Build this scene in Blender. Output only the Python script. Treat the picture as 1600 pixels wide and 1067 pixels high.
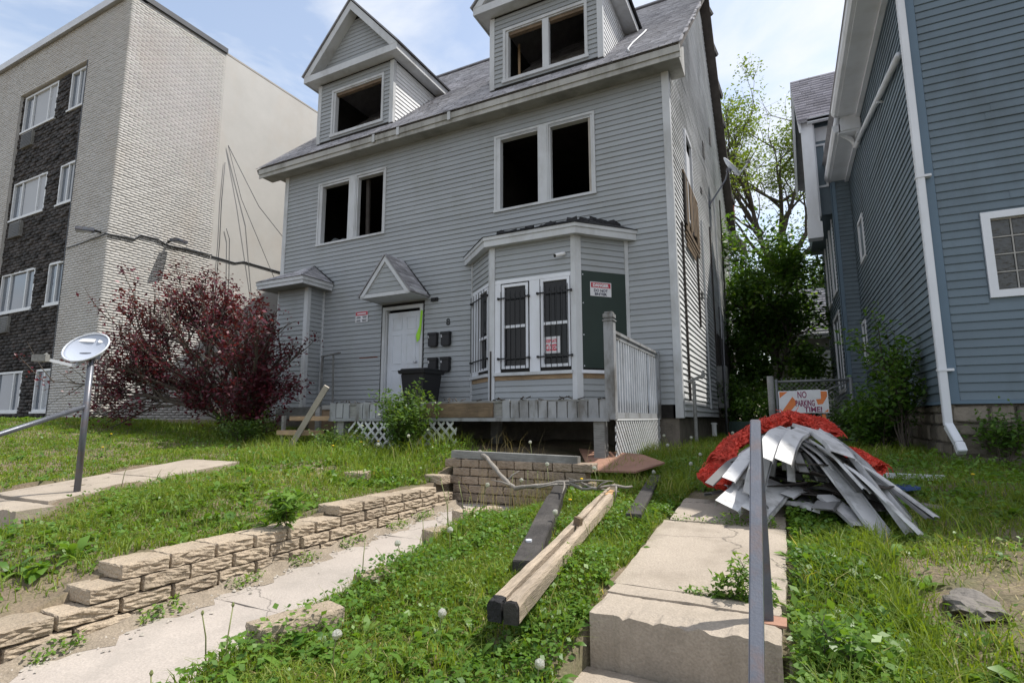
import bpy, bmesh, math, random
import numpy as np
from mathutils import Vector, Matrix
for o in list(bpy.data.objects): bpy.data.objects.remove(o)
SC = bpy.context.scene
COL = SC.collection
RISE = 1.2            # everything is laid out with the eye height as zero, then raised by this much at the end
rnd = random.Random(7)

# ------------------------------------------------------------------ camera
YAW, PIT, ROL = [math.radians(a) for a in (26.74, 8.08, -0.10)]
def cam_axes():
    cy, sy, cp, sp, cr, sr = math.cos(YAW), math.sin(YAW), math.cos(PIT), math.sin(PIT), math.cos(ROL), math.sin(ROL)
    f = Vector((-sy*cp, cy*cp, sp)); r = Vector((cy, sy, 0)); u = r.cross(f)
    return cr*r + sr*u, -sr*r + cr*u, f
cd = bpy.data.cameras.new('camera'); cam = bpy.data.objects.new('camera', cd); COL.objects.link(cam)
r_, u_, f_ = cam_axes()
cam.matrix_world = Matrix(((r_.x, u_.x, -f_.x, 0), (r_.y, u_.y, -f_.y, 0), (r_.z, u_.z, -f_.z, RISE), (0, 0, 0, 1)))
cd.sensor_width = 36; cd.lens = 844/1600*36; cd.clip_start = .05; cd.clip_end = 2000
SC.camera = cam
# ------------------------------------------------------------------ light
SUN = Vector((1.0, .70, 2.2)).normalized()
sd = bpy.data.lights.new('sun', 'SUN'); sd.energy = 5.0; sd.angle = math.radians(.53); sd.color = (1, .955, .88)
so = bpy.data.objects.new('sun', sd); COL.objects.link(so)
so.rotation_euler = SUN.to_track_quat('Z', 'Y').to_euler(); so.location = (20, 10, 40)
W = bpy.data.worlds.new('World'); SC.world = W; W.use_nodes = True
nt = W.node_tree; nt.nodes.clear()
def N(t, k, **kw):
    n = t.nodes.new(k)
    for a, v in kw.items():
        if a.startswith('i_'): n.inputs[a[2:].replace('_', ' ')].default_value = v
        else: setattr(n, a, v)
    return n
sky = N(nt, 'ShaderNodeTexSky', sky_type='NISHITA', sun_disc=False)
sky.sun_elevation = math.asin(SUN.z); sky.sun_rotation = math.atan2(SUN.x, SUN.y)
sky.air_density = 1.0; sky.dust_density = 1.2; sky.ozone_density = 1.5
tc = N(nt, 'ShaderNodeTexCoord')
mp = N(nt, 'ShaderNodeMapping'); mp.inputs['Scale'].default_value = (1, 1, 1.9); mp.inputs['Location'].default_value = (1.3, .2, .4)
cn = N(nt, 'ShaderNodeTexNoise'); cn.inputs['Scale'].default_value = 2.1; cn.inputs['Detail'].default_value = 9; cn.inputs['Roughness'].default_value = .55; cn.inputs['Distortion'].default_value = .35
cr = N(nt, 'ShaderNodeValToRGB'); cr.color_ramp.elements[0].position = .40; cr.color_ramp.elements[0].color = (.14, .14, .14, 1); cr.color_ramp.elements[1].position = .545; cr.color_ramp.elements[1].color = (1, 1, 1, 1)
cn2 = N(nt, 'ShaderNodeTexNoise'); cn2.inputs['Scale'].default_value = 4.5; cn2.inputs['Detail'].default_value = 7
cc = N(nt, 'ShaderNodeMix', data_type='RGBA'); cc.inputs['A'].default_value = (8.4, 9.2, 10.6, 1); cc.inputs['B'].default_value = (11.4, 11.5, 11.7, 1)
mx = N(nt, 'ShaderNodeMix', data_type='RGBA')
bl = N(nt, 'ShaderNodeMix', data_type='RGBA', blend_type='MULTIPLY'); bl.inputs['Factor'].default_value = 1; bl.inputs['B'].default_value = (3.4, 3.0, 2.6, 1)
bg = N(nt, 'ShaderNodeBackground'); bg.inputs['Strength'].default_value = .082
wo = N(nt, 'ShaderNodeOutputWorld')
L = nt.links.new
L(tc.outputs['Generated'], mp.inputs['Vector']); L(mp.outputs['Vector'], cn.inputs['Vector']); L(mp.outputs['Vector'], cn2.inputs['Vector'])
L(cn.outputs['Fac'], cr.inputs['Fac']); L(cn2.outputs['Fac'], cc.inputs['Factor'])
L(sky.outputs['Color'], bl.inputs['A']); L(bl.outputs['Result'], mx.inputs['A'])
L(cc.outputs['Result'], mx.inputs['B']); L(cr.outputs['Color'], mx.inputs['Factor']); L(mx.outputs['Result'], bg.inputs['Color']); L(bg.outputs['Background'], wo.inputs['Surface'])
SC.view_settings.view_transform = 'Standard'; SC.view_settings.look = 'None'; SC.view_settings.gamma = 1; SC.view_settings.use_curve_mapping = False
SC.view_settings.exposure = 0.25
SC.cycles.max_bounces = 8; SC.cycles.diffuse_bounces = 4; SC.cycles.transparent_max_bounces = 8
SC.cycles.use_denoising = True
# ------------------------------------------------------------------ mesh helpers
class MB:
    def __init__(s): s.v = []; s.f = []
    def add(s, vs, fs):
        b = len(s.v); s.v += [tuple(p) for p in vs]; s.f += [tuple(i+b for i in f) for f in fs]; return s
    def hexa(s, p):      # 8 points: bottom ring 0-3, top ring 4-7
        return s.add(p, [(3,2,1,0),(4,5,6,7),(0,1,5,4),(1,2,6,5),(2,3,7,6),(3,0,4,7)])
    def box(s, x0, x1, y0, y1, z0, z1):
        return s.hexa([(x0,y0,z0),(x1,y0,z0),(x1,y1,z0),(x0,y1,z0),(x0,y0,z1),(x1,y0,z1),(x1,y1,z1),(x0,y1,z1)])
    def obox(s, a, b, w, h, up=(0,0,1)):   # bar from a to b, w wide, h high
        a, b, up = Vector(a), Vector(b), Vector(up); d = (b-a).normalized(); x = d.cross(up)
        if x.length < 1e-4: x = d.cross(Vector((0,1,0)))
        x.normalize(); z = x.cross(d).normalized(); x *= w/2; z *= h/2
        return s.hexa([a-x-z, a+x-z, b+x-z, b-x-z, a-x+z, a+x+z, b+x+z, b-x+z])
    def prism(s, poly, dv):   # planar polygon extruded by dv
        n = len(poly); dv = Vector(dv); p = [Vector(q) for q in poly]
        return s.add(p+[q+dv for q in p], [tuple(range(n))[::-1], tuple(range(n, 2*n))]+[(i, (i+1) % n, n+(i+1) % n, n+i) for i in range(n)])
    def tube(s, pts, r, n=8, cap=True):
        pts = [Vector(p) for p in pts]; m = len(pts); rs = r if isinstance(r, (list, tuple)) else [r]*m
        vs = []; ref = None
        for i, p in enumerate(pts):
            d = (pts[min(i+1, m-1)]-pts[max(i-1, 0)])
            d = d.normalized() if d.length > 1e-9 else Vector((0,0,1))
            if ref is None: ref = d.orthogonal().normalized()
            x = (ref-d*ref.dot(d)); x = x.normalized() if x.length > 1e-6 else d.orthogonal().normalized()
            ref = x; y = d.cross(x)
            for k in range(n):
                t = 2*math.pi*k/n; vs.append(p+x*(rs[i]*math.cos(t))+y*(rs[i]*math.sin(t)))
        fs = [(i*n+k, i*n+(k+1) % n, (i+1)*n+(k+1) % n, (i+1)*n+k) for i in range(m-1) for k in range(n)]
        if cap: fs += [tuple(range(n))[::-1], tuple((m-1)*n+k for k in range(n))]
        return s.add(vs, fs)
def setp(o, **kw):
    for k, v in kw.items():
        if v is not None: o[k] = v
    return o
def link(name, me, m, parent=None, loc=(0,0,0), **kw):
    o = bpy.data.objects.new(name, me); COL.objects.link(o); o.location = loc
    if m is not None and not me.materials: me.materials.append(m)
    if parent is not None: o.parent = parent
    return setp(o, **kw)
def build(name, mb, m, parent=None, smooth=False, bevel=0, recenter=True, **kw):
    """link a mesh given in layout coordinates; a part keeps its place under its thing"""
    vs, fs = (mb.v, mb.f) if isinstance(mb, MB) else mb
    loc = Vector((0,0,0))
    if parent is None and recenter and len(vs):
        a = np.array(vs, float); loc = Vector(((a[:,0].min()+a[:,0].max())/2, (a[:,1].min()+a[:,1].max())/2, a[:,2].min()))
        vs = (a-np.array(loc)).tolist()
    me = bpy.data.meshes.new(name); me.from_pydata([tuple(v) for v in vs], [], fs)
    if bevel:
        bm = bmesh.new(); bm.from_mesh(me)
        bmesh.ops.bevel(bm, geom=[e for e in bm.edges if len(e.link_faces) == 2 and e.calc_face_angle(0) > .6], offset=bevel, segments=2, affect='EDGES', clamp_overlap=True)
        bm.to_mesh(me); bm.free()
    if smooth: me.polygons.foreach_set('use_smooth', [True]*len(me.polygons))
    o = link(name, me, m, parent, loc, **kw)
    if parent is not None: o.location = -world_loc(parent)
    return o
def world_loc(o):
    v = Vector((0,0,0))
    while o is not None: v += o.location; o = o.parent
    return v
def thing(name, label, cat, loc=(0,0,0), group=None):
    o = bpy.data.objects.new(name, None); COL.objects.link(o); o.location = loc; o.empty_display_size = .2
    return setp(o, label=label, category=cat, group=group)
def bulk(name, V, F, m, parent=None, attr=None, nper=4, smooth=False, **kw):
    """fast mesh from numpy arrays, all faces with the same corner count"""
    V = np.asarray(V, np.float32); F = np.asarray(F, np.int32); k = F.shape[1]
    me = bpy.data.meshes.new(name); me.vertices.add(len(V)); me.vertices.foreach_set('co', V.ravel())
    me.loops.add(F.size); me.loops.foreach_set('vertex_index', F.ravel())
    me.polygons.add(len(F)); me.polygons.foreach_set('loop_start', np.arange(0, F.size, k, dtype=np.int32)); 
    if smooth: me.polygons.foreach_set('use_smooth', np.ones(len(F), bool))
    if attr is not None:
        a = me.attributes.new('vary', 'FLOAT', 'POINT'); a.data.foreach_set('value', np.asarray(attr, np.float32))
    me.update(calc_edges=True)
    o = link(name, me, m, parent, **kw)
    if parent is not None: o.location = -world_loc(parent)
    return o
# ------------------------------------------------------------------ materials
MATS = {}
def mat(name, col, rough=.7, var=.12, vs=2.5, bump=0, bs=60, metal=0, orand=0, dirt=None, stretch=None, spec=.4, wood=None, attr=0, transl=0, fine=.0, crack=None):
    """procedural surface: base colour, broad variation, optional dirt (colour, scale, amount, stretch), wood grain and bump"""
    m = bpy.data.materials.new(name); m.use_nodes = True; t = m.node_tree; b = t.nodes['Principled BSDF']; MATS[name] = m
    b.inputs['Roughness'].default_value = rough; b.inputs['Metallic'].default_value = metal; b.inputs['Specular IOR Level'].default_value = spec
    L = t.links.new
    tc = N(t, 'ShaderNodeTexCoord'); mp = N(t, 'ShaderNodeMapping'); L(tc.outputs['Object'], mp.inputs['Vector'])
    if stretch: mp.inputs['Scale'].default_value = stretch
    n = N(t, 'ShaderNodeTexNoise'); n.inputs['Scale'].default_value = vs; n.inputs['Detail'].default_value = 6; n.inputs['Roughness'].default_value = .62; L(mp.outputs['Vector'], n.inputs['Vector'])
    r = N(t, 'ShaderNodeMapRange'); r.inputs['From Min'].default_value = .3; r.inputs['From Max'].default_value = .7; r.inputs['To Min'].default_value = 1-var; r.inputs['To Max'].default_value = 1+var; L(n.outputs['Fac'], r.inputs['Value'])
    val = r.outputs['Result']
    def mul(a, b_):
        q = N(t, 'ShaderNodeMath', operation='MULTIPLY'); L(a, q.inputs[0])
        if isinstance(b_, (int, float)): q.inputs[1].default_value = b_
        else: L(b_, q.inputs[1])
        return q.outputs[0]
    if fine:
        n3 = N(t, 'ShaderNodeTexNoise'); n3.inputs['Scale'].default_value = 90; n3.inputs['Detail'].default_value = 3; L(tc.outputs['Object'], n3.inputs['Vector'])
        r3 = N(t, 'ShaderNodeMapRange'); r3.inputs['From Min'].default_value = .3; r3.inputs['From Max'].default_value = .7; r3.inputs['To Min'].default_value = 1-fine; r3.inputs['To Max'].default_value = 1+fine; L(n3.outputs['Fac'], r3.inputs['Value']); val = mul(val, r3.outputs['Result'])
    if orand:
        oi = N(t, 'ShaderNodeObjectInfo'); r2 = N(t, 'ShaderNodeMapRange'); r2.inputs['To Min'].default_value = 1-orand; r2.inputs['To Max'].default_value = 1+orand; L(oi.outputs['Random'], r2.inputs['Value']); val = mul(val, r2.outputs['Result'])
    if attr:
        at = N(t, 'ShaderNodeAttribute', attribute_name='vary'); r2 = N(t, 'ShaderNodeMapRange'); r2.inputs['To Min'].default_value = 1-attr; r2.inputs['To Max'].default_value = 1+attr; L(at.outputs['Fac'], r2.inputs['Value']); val = mul(val, r2.outputs['Result'])
    grain = None
    if wood:
        mp2 = N(t, 'ShaderNodeMapping'); mp2.inputs['Scale'].default_value = wood; L(tc.outputs['Object'], mp2.inputs['Vector'])
        n4 = N(t, 'ShaderNodeTexNoise'); n4.inputs['Scale'].default_value = 5; n4.inputs['Detail'].default_value = 8; n4.inputs['Roughness'].default_value = .7; L(mp2.outputs['Vector'], n4.inputs['Vector'])
        r4 = N(t, 'ShaderNodeMapRange'); r4.inputs['From Min'].default_value = .3; r4.inputs['From Max'].default_value = .7; r4.inputs['To Min'].default_value = .62; r4.inputs['To Max'].default_value = 1.25; L(n4.outputs['Fac'], r4.inputs['Value']); val = mul(val, r4.outputs['Result']); grain = n4
    vm = N(t, 'ShaderNodeVectorMath', operation='SCALE'); vm.inputs[0].default_value = col; L(val, vm.inputs['Scale']); out = vm.outputs[0]
    if dirt:
        dc, ds, da, dst = dirt
        mp3 = N(t, 'ShaderNodeMapping'); mp3.inputs['Scale'].default_value = dst; L(tc.outputs['Object'], mp3.inputs['Vector'])
        n2 = N(t, 'ShaderNodeTexNoise'); n2.inputs['Scale'].default_value = ds; n2.inputs['Detail'].default_value = 8; n2.inputs['Roughness'].default_value = .65; L(mp3.outputs['Vector'], n2.inputs['Vector'])
        r5 = N(t, 'ShaderNodeMapRange'); r5.inputs['From Min'].default_value = .48; r5.inputs['From Max'].default_value = .68; r5.inputs['To Max'].default_value = da; L(n2.outputs['Fac'], r5.inputs['Value'])
        mx = N(t, 'ShaderNodeMix', data_type='RGBA'); L(r5.outputs['Result'], mx.inputs['Factor']); L(out, mx.inputs['A']); mx.inputs['B'].default_value = (*dc, 1); out = mx.outputs['Result']
    if crack:
        vo = N(t, 'ShaderNodeTexVoronoi', feature='DISTANCE_TO_EDGE'); vo.inputs['Scale'].default_value = crack[0]; nd = N(t, 'ShaderNodeTexNoise'); nd.inputs['Scale'].default_value = 3; nd.inputs['Detail'].default_value = 5
        L(tc.outputs['Object'], nd.inputs['Vector']); va = N(t, 'ShaderNodeVectorMath', operation='MULTIPLY_ADD'); L(nd.outputs['Color'], va.inputs[0]); va.inputs[1].default_value = (.5, .5, .5); L(tc.outputs['Object'], va.inputs[2]); L(va.outputs[0], vo.inputs['Vector'])
        rc = N(t, 'ShaderNodeMapRange'); rc.inputs['From Max'].default_value = crack[1]; rc.inputs['To Min'].default_value = .42; L(vo.outputs['Distance'], rc.inputs['Value'])
        vs_ = N(t, 'ShaderNodeVectorMath', operation='SCALE'); L(out, vs_.inputs[0]); L(rc.outputs['Result'], vs_.inputs['Scale']); out = vs_.outputs[0]
    L(out, b.inputs['Base Color'])
    if bump:
        bn = N(t, 'ShaderNodeTexNoise'); bn.inputs['Scale'].default_value = bs; bn.inputs['Detail'].default_value = 8; L(tc.outputs['Object'], bn.inputs['Vector'])
        bu = N(t, 'ShaderNodeBump'); bu.inputs['Strength'].default_value = bump; bu.inputs['Distance'].default_value = .02; L((grain or bn).outputs['Fac'], bu.inputs['Height']); L(bu.outputs['Normal'], b.inputs['Normal'])
    if transl:
        tr = N(t, 'ShaderNodeBsdfTranslucent'); sc = N(t, 'ShaderNodeVectorMath', operation='MULTIPLY'); L(out, sc.inputs[0]); sc.inputs[1].default_value = (1.5, 1.6, .8) ; L(sc.outputs[0], tr.inputs['Color'])
        ms = N(t, 'ShaderNodeMixShader'); ms.inputs[0].default_value = transl; L(b.outputs[0], ms.inputs[1]); L(tr.outputs[0], ms.inputs[2]); L(ms.outputs[0], t.nodes['Material Output'].inputs['Surface'])
    return m
G = lambda v: (v, v, v)
SOOT = (.05, .048, .042)
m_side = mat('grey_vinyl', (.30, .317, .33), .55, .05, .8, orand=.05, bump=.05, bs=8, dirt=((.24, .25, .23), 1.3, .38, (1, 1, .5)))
m_side_sun = mat('grey_vinyl_sunlit_sooty', (.68, .69, .70), .55, .06, .8, orand=.08, bump=.08, bs=8, dirt=((.18, .18, .18), .5, .5, (1, 1, .6)))  # paler copy of the siding, sunlight put into its colour; dark patches are char
m_trim = mat('weathered_white_trim', (.50, .515, .53), .5, .07, 2, dirt=((.22, .21, .18), 2.2, .45, (1, 1, .4)), bump=.04, bs=20)
m_fascia = mat('stained_fascia', (.37, .365, .34), .55, .1, 1.5, dirt=((.13, .125, .10), 1.6, .8, (1, 1, .25)), bump=.05, bs=20)
m_soffit = mat('soffit', (.27, .27, .25), .6, .08, 3, dirt=((.1, .1, .085), 1.4, .7, (1, 1, 1)))
m_shingle = mat('grey_shingle', (.40, .395, .42), .9, .16, 6, bump=.5, bs=160, attr=.28, fine=.18, dirt=((.09, .09, .1), 1.1, .4, (1, 1, 1)))
m_tar = mat('charred_shingle', (.022, .022, .024), .9, .4, 9, bump=.8, bs=60)
m_char = mat('charred_interior', (.018, .016, .014), .95, .5, 3, bump=.3, bs=20)
m_charwood = mat('charred_wood', (.05, .042, .037), .8, .3, 4, bump=.7, bs=30, wood=(14, 1, 14), orand=.2)
m_rawwood = mat('raw_wood', (.36, .25, .15), .75, .2, 3, bump=.3, wood=(1, 14, 14), orand=.15)
m_greywood = mat('weathered_grey_wood', (.23, .23, .22), .8, .2, 3, bump=.4, wood=(1, 16, 16), orand=.15, dirt=((.09, .085, .075), 2, .6, (1, 1, 1)))
m_deckpaint = mat('grey_painted_wood', (.29, .30, .315), .6, .12, 3, bump=.15, bs=30, orand=.14, dirt=((.09, .08, .065), 4.5, .85, (1, 1, .4)))
m_brownwood = mat('brown_old_wood', (.17, .12, .075), .8, .3, 3, bump=.4, wood=(1, 12, 12), dirt=((.05, .04, .03), 2, .6, (1, 1, 1)))
m_cream = mat('cream_painted_brick', (.475, .465, .445), .8, .06, 1.2, attr=.06, bump=.2, bs=45, dirt=((.42, .36, .30), .8, .3, (1, 1, .5)))
m_creamblock = mat('cream_painted_block', (.37, .342, .308), .8, .10, 1.0, attr=.10, bump=.15, bs=30, dirt=((.22, .195, .17), 1.6, .6, (1, 1, .3)))
m_darkbrick = mat('dark_split_brick', (.036, .031, .029), .75, .3, 5, attr=.75, bump=.8, bs=40)
m_coping = mat('dark_metal_coping', (.05, .055, .065), .5, .15, 3)
m_lightmetal = mat('light_metal_trim', (.52, .54, .58), .4, .08, 3)
m_alum = mat('aluminium_window', (.62, .64, .66), .4, .05, 3)
m_blue = mat('blue_siding', (.122, .163, .197), .6, .07, 1.2, orand=.05, bump=.05, bs=10, dirt=((.075, .095, .105), 1.3, .55, (1, 1, .45)))
m_bluetrim = mat('blue_corner_board', (.11, .165, .22), .6, .05, 2)
m_white = mat('white_paint', (.66, .68, .72), .45, .05, 2, dirt=((.45, .45, .44), 2, .35, (1, 1, .4)))
m_stonefound = mat('rubble_foundation', (.20, .175, .145), .9, .3, 4, bump=.7, bs=20, attr=.3)
m_conc = mat('concrete_walk', (.345, .295, .24), .85, .09, 1.7, bump=.3, bs=90, fine=.14, dirt=((.22, .185, .145), 3.0, .6, (1, 1, 1)), crack=(.55, .006))
m_conc2 = mat('pale_dusty_concrete', (.36, .32, .285), .88, .10, 1.5, bump=.2, bs=90, fine=.12, dirt=((.26, .235, .21), 1.9, .65, (1, 1, 1)), crack=(.6, .006))
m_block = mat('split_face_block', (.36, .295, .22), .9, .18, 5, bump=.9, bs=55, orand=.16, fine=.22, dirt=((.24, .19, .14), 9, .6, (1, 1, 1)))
m_blockdark = mat('darker_wall_block', (.30, .235, .175), .9, .2, 5, bump=.5, bs=60, orand=.16, fine=.12, dirt=((.13, .10, .075), 5, .6, (1, 1, 1)))  # darker tan block for the cross wall
m_steel = mat('painted_steel_rail', (.105, .115, .14), .38, .12, 8, spec=.6, metal=.35, bump=.08, bs=120, dirt=((.16, .10, .075), 7, .55, (1, 1, 1)))
m_black = mat('black_plastic', (.012, .012, .014), .5, .15, 5)
m_blackiron = mat('black_iron', (.012, .012, .013), .45, .2, 8)
m_green = mat('dark_green_panel', (.016, .030, .024), .6, .12, 2, bump=.03, bs=10)
m_whiteplastic = mat('white_plastic', (.72, .72, .72), .35, .03, 3)
m_door = mat('white_steel_door', (.58, .61, .66), .4, .05, 2, dirt=((.40, .40, .39), 3, .4, (1, 1, .5)))
m_red = mat('red_print', (.42, .03, .05), .4, .08, 8)
m_orange = mat('orange_print', (.62, .17, .04), .45, .12, 10)
m_signwhite = mat('sign_white', (.62, .62, .64), .4, .06, 9)
m_ink = mat('dark_ink', (.02, .02, .05), .5, .05, 5)
m_inkred = mat('dark_red_ink', (.20, .03, .09), .5, .05, 5)
m_net = mat('red_orange_netting', (.72, .085, .055), .6, .25, 14, bump=.6, bs=80, orand=.1, transl=.15)
m_sheet = mat('stripped_white_vinyl', (.50, .50, .505), .5, .10, 3, orand=.25, dirt=((.14, .135, .125), 5, .75, (1, 1, 1)))
m_rust = mat('rusty_brown_board', (.30, .165, .115), .8, .14, 3, bump=.15, bs=30, dirt=((.17, .095, .07), 2.5, .6, (1, 1, 1)))
m_glass = mat('dark_window_glass', (.012, .013, .014), .12, .1, 3, spec=.3)
m_curtain = mat('tan_board_behind_glass', (.13, .10, .065), .8, .2, 3)
m_lime = mat('lime_green_tape', (.30, .62, .03), .5, .1, 3)
m_bark = mat('tree_bark', (.075, .062, .050), .9, .25, 5, bump=.8, bs=25)
m_barkpale = mat('dry_branch_bark', (.22, .20, .175), .85, .25, 8, bump=.5, bs=50)
m_dirt = None
# ------------------------------------------------------------------ terrain
def ss(a, b, x):
    t = np.clip((x-a)/(b-a), 0, 1); return t*t*(3-2*t)
PXL = -3.36                                   # left edge of the sunken path (under the block wall)
def path_z(y): return -1.17+.055*(np.asarray(y, float)-1.36)
def path_xr(y): return -2.30-.10*(np.asarray(y, float)-1.6)
def walk_z(y): return -.94+.078*(np.asarray(y, float)-2.65)
def rng_noise(x, y):
    return .018*np.sin(3.1*x+1.3*y)+.014*np.sin(5.3*y-2.2*x+1)+.012*np.sin(8.7*x+7.1*y)+.008*np.sin(14*x-11*y)
def land(x, y, bumps=True):
    x = np.asarray(x, float); y = np.asarray(y, float)
    yy = np.minimum(y, 9.0)
    zr = -.985+.078*(yy-2.65)
    zr = np.where(y < 1.4, zr-.22*ss(1.4, .3, y)*1.6, zr)
    zl = -.80+.075*(np.minimum(y, 7.0)-1.8)
    zl = np.where(y < 1.1, zl-.45*ss(1.1, .2, y), zl)
    top = -1.02+.19*ss(1.2, 2.15, y)+.085*ss(3.3, 3.8, y)+.05*ss(4.8, 5.4, y)
    zl = zl+(top-zl)*(1-ss(-3.64, -5.0, x))*ss(6.2, 5.1, y)
    k = ss(-2.3, -3.3, x)
    z = zr*(1-k)+zl*k
    z = z+ss(-7.2, -14.5, x)*(.40+.06*np.clip(7-y, 0, 4))
    z = z-.13*ss(-1.6, -.95, x)*ss(2.75, 2.3, y)*(x < -.5)
    z = z-.24*ss(-4.7, -5.7, x)*ss(2.9, 2.35, y)*(x > -9)
    z = z+.16*np.exp(-((x-1.9)/.9)**2-((y-3.4)/1.6)**2)            # hump in the right yard
    if bumps: z = z+rng_noise(x, y)
    z = z-.24*ss(-1.9, -2.55, x)*ss(4.3, 5.25, y)*(y < 5.55)*(x > -3.0)
    inpath = (x > PXL-.22) & (x < path_xr(y)+.02) & (y < 5.55)
    z = np.where(inpath, np.minimum(z, path_z(y)-.05), z)
    inw = (x > -.93) & (x < -.06) & (y > .2) & (y < 5.4)
    z = np.where(inw, np.minimum(z, walk_z(y)-.06)-np.where(y < 2.66, .32, 0), z)
    inl = (x > -7.35) & (x < -6.3) & (y > -2) & (y < 4.8)
    z = np.where(inl, z-.05-np.where(y < 2.5, .35, 0), z)
    far = ss(14, 40, np.hypot(x, y)); z = z*(1-far)-.9*far
    return z
def zland(x, y): return float(land(x, y))
def axis(lo, hi, step, ext, extra):
    a = list(np.arange(lo, hi+1e-6, step)); g = step
    p = hi
    while p < ext: g *= 1.35; p += g; a.append(p)
    g = step; p = lo
    while p > -ext: g *= 1.35; p -= g; a.append(p)
    return np.unique(np.round(np.array(a+extra), 4))
xs = axis(-16, 8, .1, 400, [PXL-.225, PXL-.215, -.935, -.925, -.065, -.055, -7.36, -7.34, -6.31, -6.29])
ys = axis(-1, 12, .1, 400, [5.545, 5.555, 2.655, 2.665])
gx, gy = np.meshgrid(xs, ys); gz = land(gx, gy); nx, ny = len(xs), len(ys)
ii = np.arange(nx*ny).reshape(ny, nx)
m_soil = mat('yard_soil', (.16, .125, .085), .95, .3, 2.2, bump=.8, bs=35, fine=.3, dirt=((.075, .095, .03), 1.4, .8, (1, 1, 1)))
bulk('ground', np.stack([gx.ravel(), gy.ravel(), gz.ravel()], 1), np.stack([ii[:-1,:-1].ravel(), ii[:-1,1:].ravel(), ii[1:,1:].ravel(), ii[1:,:-1].ravel()], 1), m_soil, smooth=True, kind='structure')

# ------------------------------------------------------------------ walks and steps
def slab(name, x0, x1, y0, y1, zf, th, m, parent=None, wob=.006, bev=.012, chip=0, **kw):
    """concrete slab following zf(y), its rim slightly uneven"""
    nxs, nys = (30 if chip else 8), max(3, int((y1-y0)/.08)); v = []; f = []
    for j in range(nys+1):
        for i in range(nxs+1):
            y = y0+(y1-y0)*j/nys; x = x0+(x1-x0)*i/nxs
            edge = i in (0, nxs) or j in (0, nys)
            v.append((x+(rnd.uniform(-wob, wob) if edge else 0), y+(rnd.uniform(-wob, wob) if edge else 0), float(zf(y))+rnd.uniform(-.002, .002)-(bev*.5 if edge else 0)-(chip*max(0, rnd.random()-.45) if j == 0 else 0)))
    q = lambda i, j: j*(nxs+1)+i
    for j in range(nys):
        for i in range(nxs): f.append((q(i,j), q(i+1,j), q(i+1,j+1), q(i,j+1)))
    ring = [q(i,0) for i in range(nxs)]+[q(nxs,j) for j in range(nys)]+[q(i,nys) for i in range(nxs,0,-1)]+[q(0,j) for j in range(nys,0,-1)]
    b = len(v)
    for k in ring: v.append((v[k][0], v[k][1], v[k][2]-th))
    n = len(ring)
    for k in range(n): f.append((ring[k], b+k, b+(k+1) % n, ring[(k+1) % n]))
    return build(name, (v, f), m, parent, **kw)
cw = thing('concrete_walk', None, None, (-.5, 3.5, -.95)); cw['kind'] = 'structure'
slab('tread', -.91, -.08, 2.64, 2.93, lambda y: -.915+.02*(y-2.65), .26, m_conc, cw, bev=.02, chip=.035)
slab('tread', -.91, -.085, 2.936, 3.08, lambda y: -.905+.02*(y-2.9), .26, m_conc, cw)
slab('slab', -.925, -.06, 3.10, 4.52, walk_z, .2, m_conc, cw)
slab('slab', -.89, -.06, 4.545, 5.35, walk_z, .2, m_conc, cw)
slab('landing', -.97, .02, .6, 2.635, lambda y: -1.165, .2, m_conc, cw)
sp = thing('sunken_path', None, None, (-2.9, 3, -1.1)); sp['kind'] = 'structure'
def path_slab(y0, y1):
    v = []; f = []; n = max(4, int((y1-y0)/.12)); w = 9
    for j in range(n+1):
        y = y0+(y1-y0)*j/n
        for i in range(w+1):
            x = PXL-.12+(float(path_xr(y))+.02-PXL+.12)*i/w; v.append((x, y, float(path_z(y))+rnd.uniform(-.003, .003)+.03*max(0, 1-i/1.2)*.5))
    for j in range(n):
        for i in range(w): q = j*(w+1)+i; f.append((q, q+1, q+w+2, q+w+1))
    b = len(v); v += [(p[0], p[1], p[2]-.15) for p in v]; 
    f += [tuple(k+b for k in q[::-1]) for q in f]
    for i in range(w): f.append((i, i+b, i+1+b, i+1)); q = n*(w+1)+i; f.append((q+1, q+1+b, q+b, q))
    for j in range(n): q = j*(w+1); f.append((q+w+1, q+w+1+b, q+b, q)); q += w; f.append((q, q+b, q+w+1+b, q+w+1))
    build('slab', (v, f), m_conc2, sp, smooth=False)
path_slab(-.6, .95); path_slab(.962, 2.35); path_slab(2.362, 3.95); path_slab(3.962, 5.38)
lw = thing('side_walk', None, None, (-6.8, 3.5, -.7)); lw['kind'] = 'structure'
lz = lambda y: -.78+.105*(y-2.45)
slab('tread', -7.35, -6.05, 2.40, 2.68, lambda y: -.785+.03*(y-2.4), .24, m_conc, lw, bev=.02, chip=.03)
slab('slab', -7.35, -6.22, 2.70, 3.75, lz, .2, m_conc, lw)
slab('slab', -7.33, -6.30, 3.77, 4.75, lz, .2, m_conc, lw)
slab('landing', -7.4, -6.0, .4, 2.39, lambda y: -1.05, .2, m_conc, lw)

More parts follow.
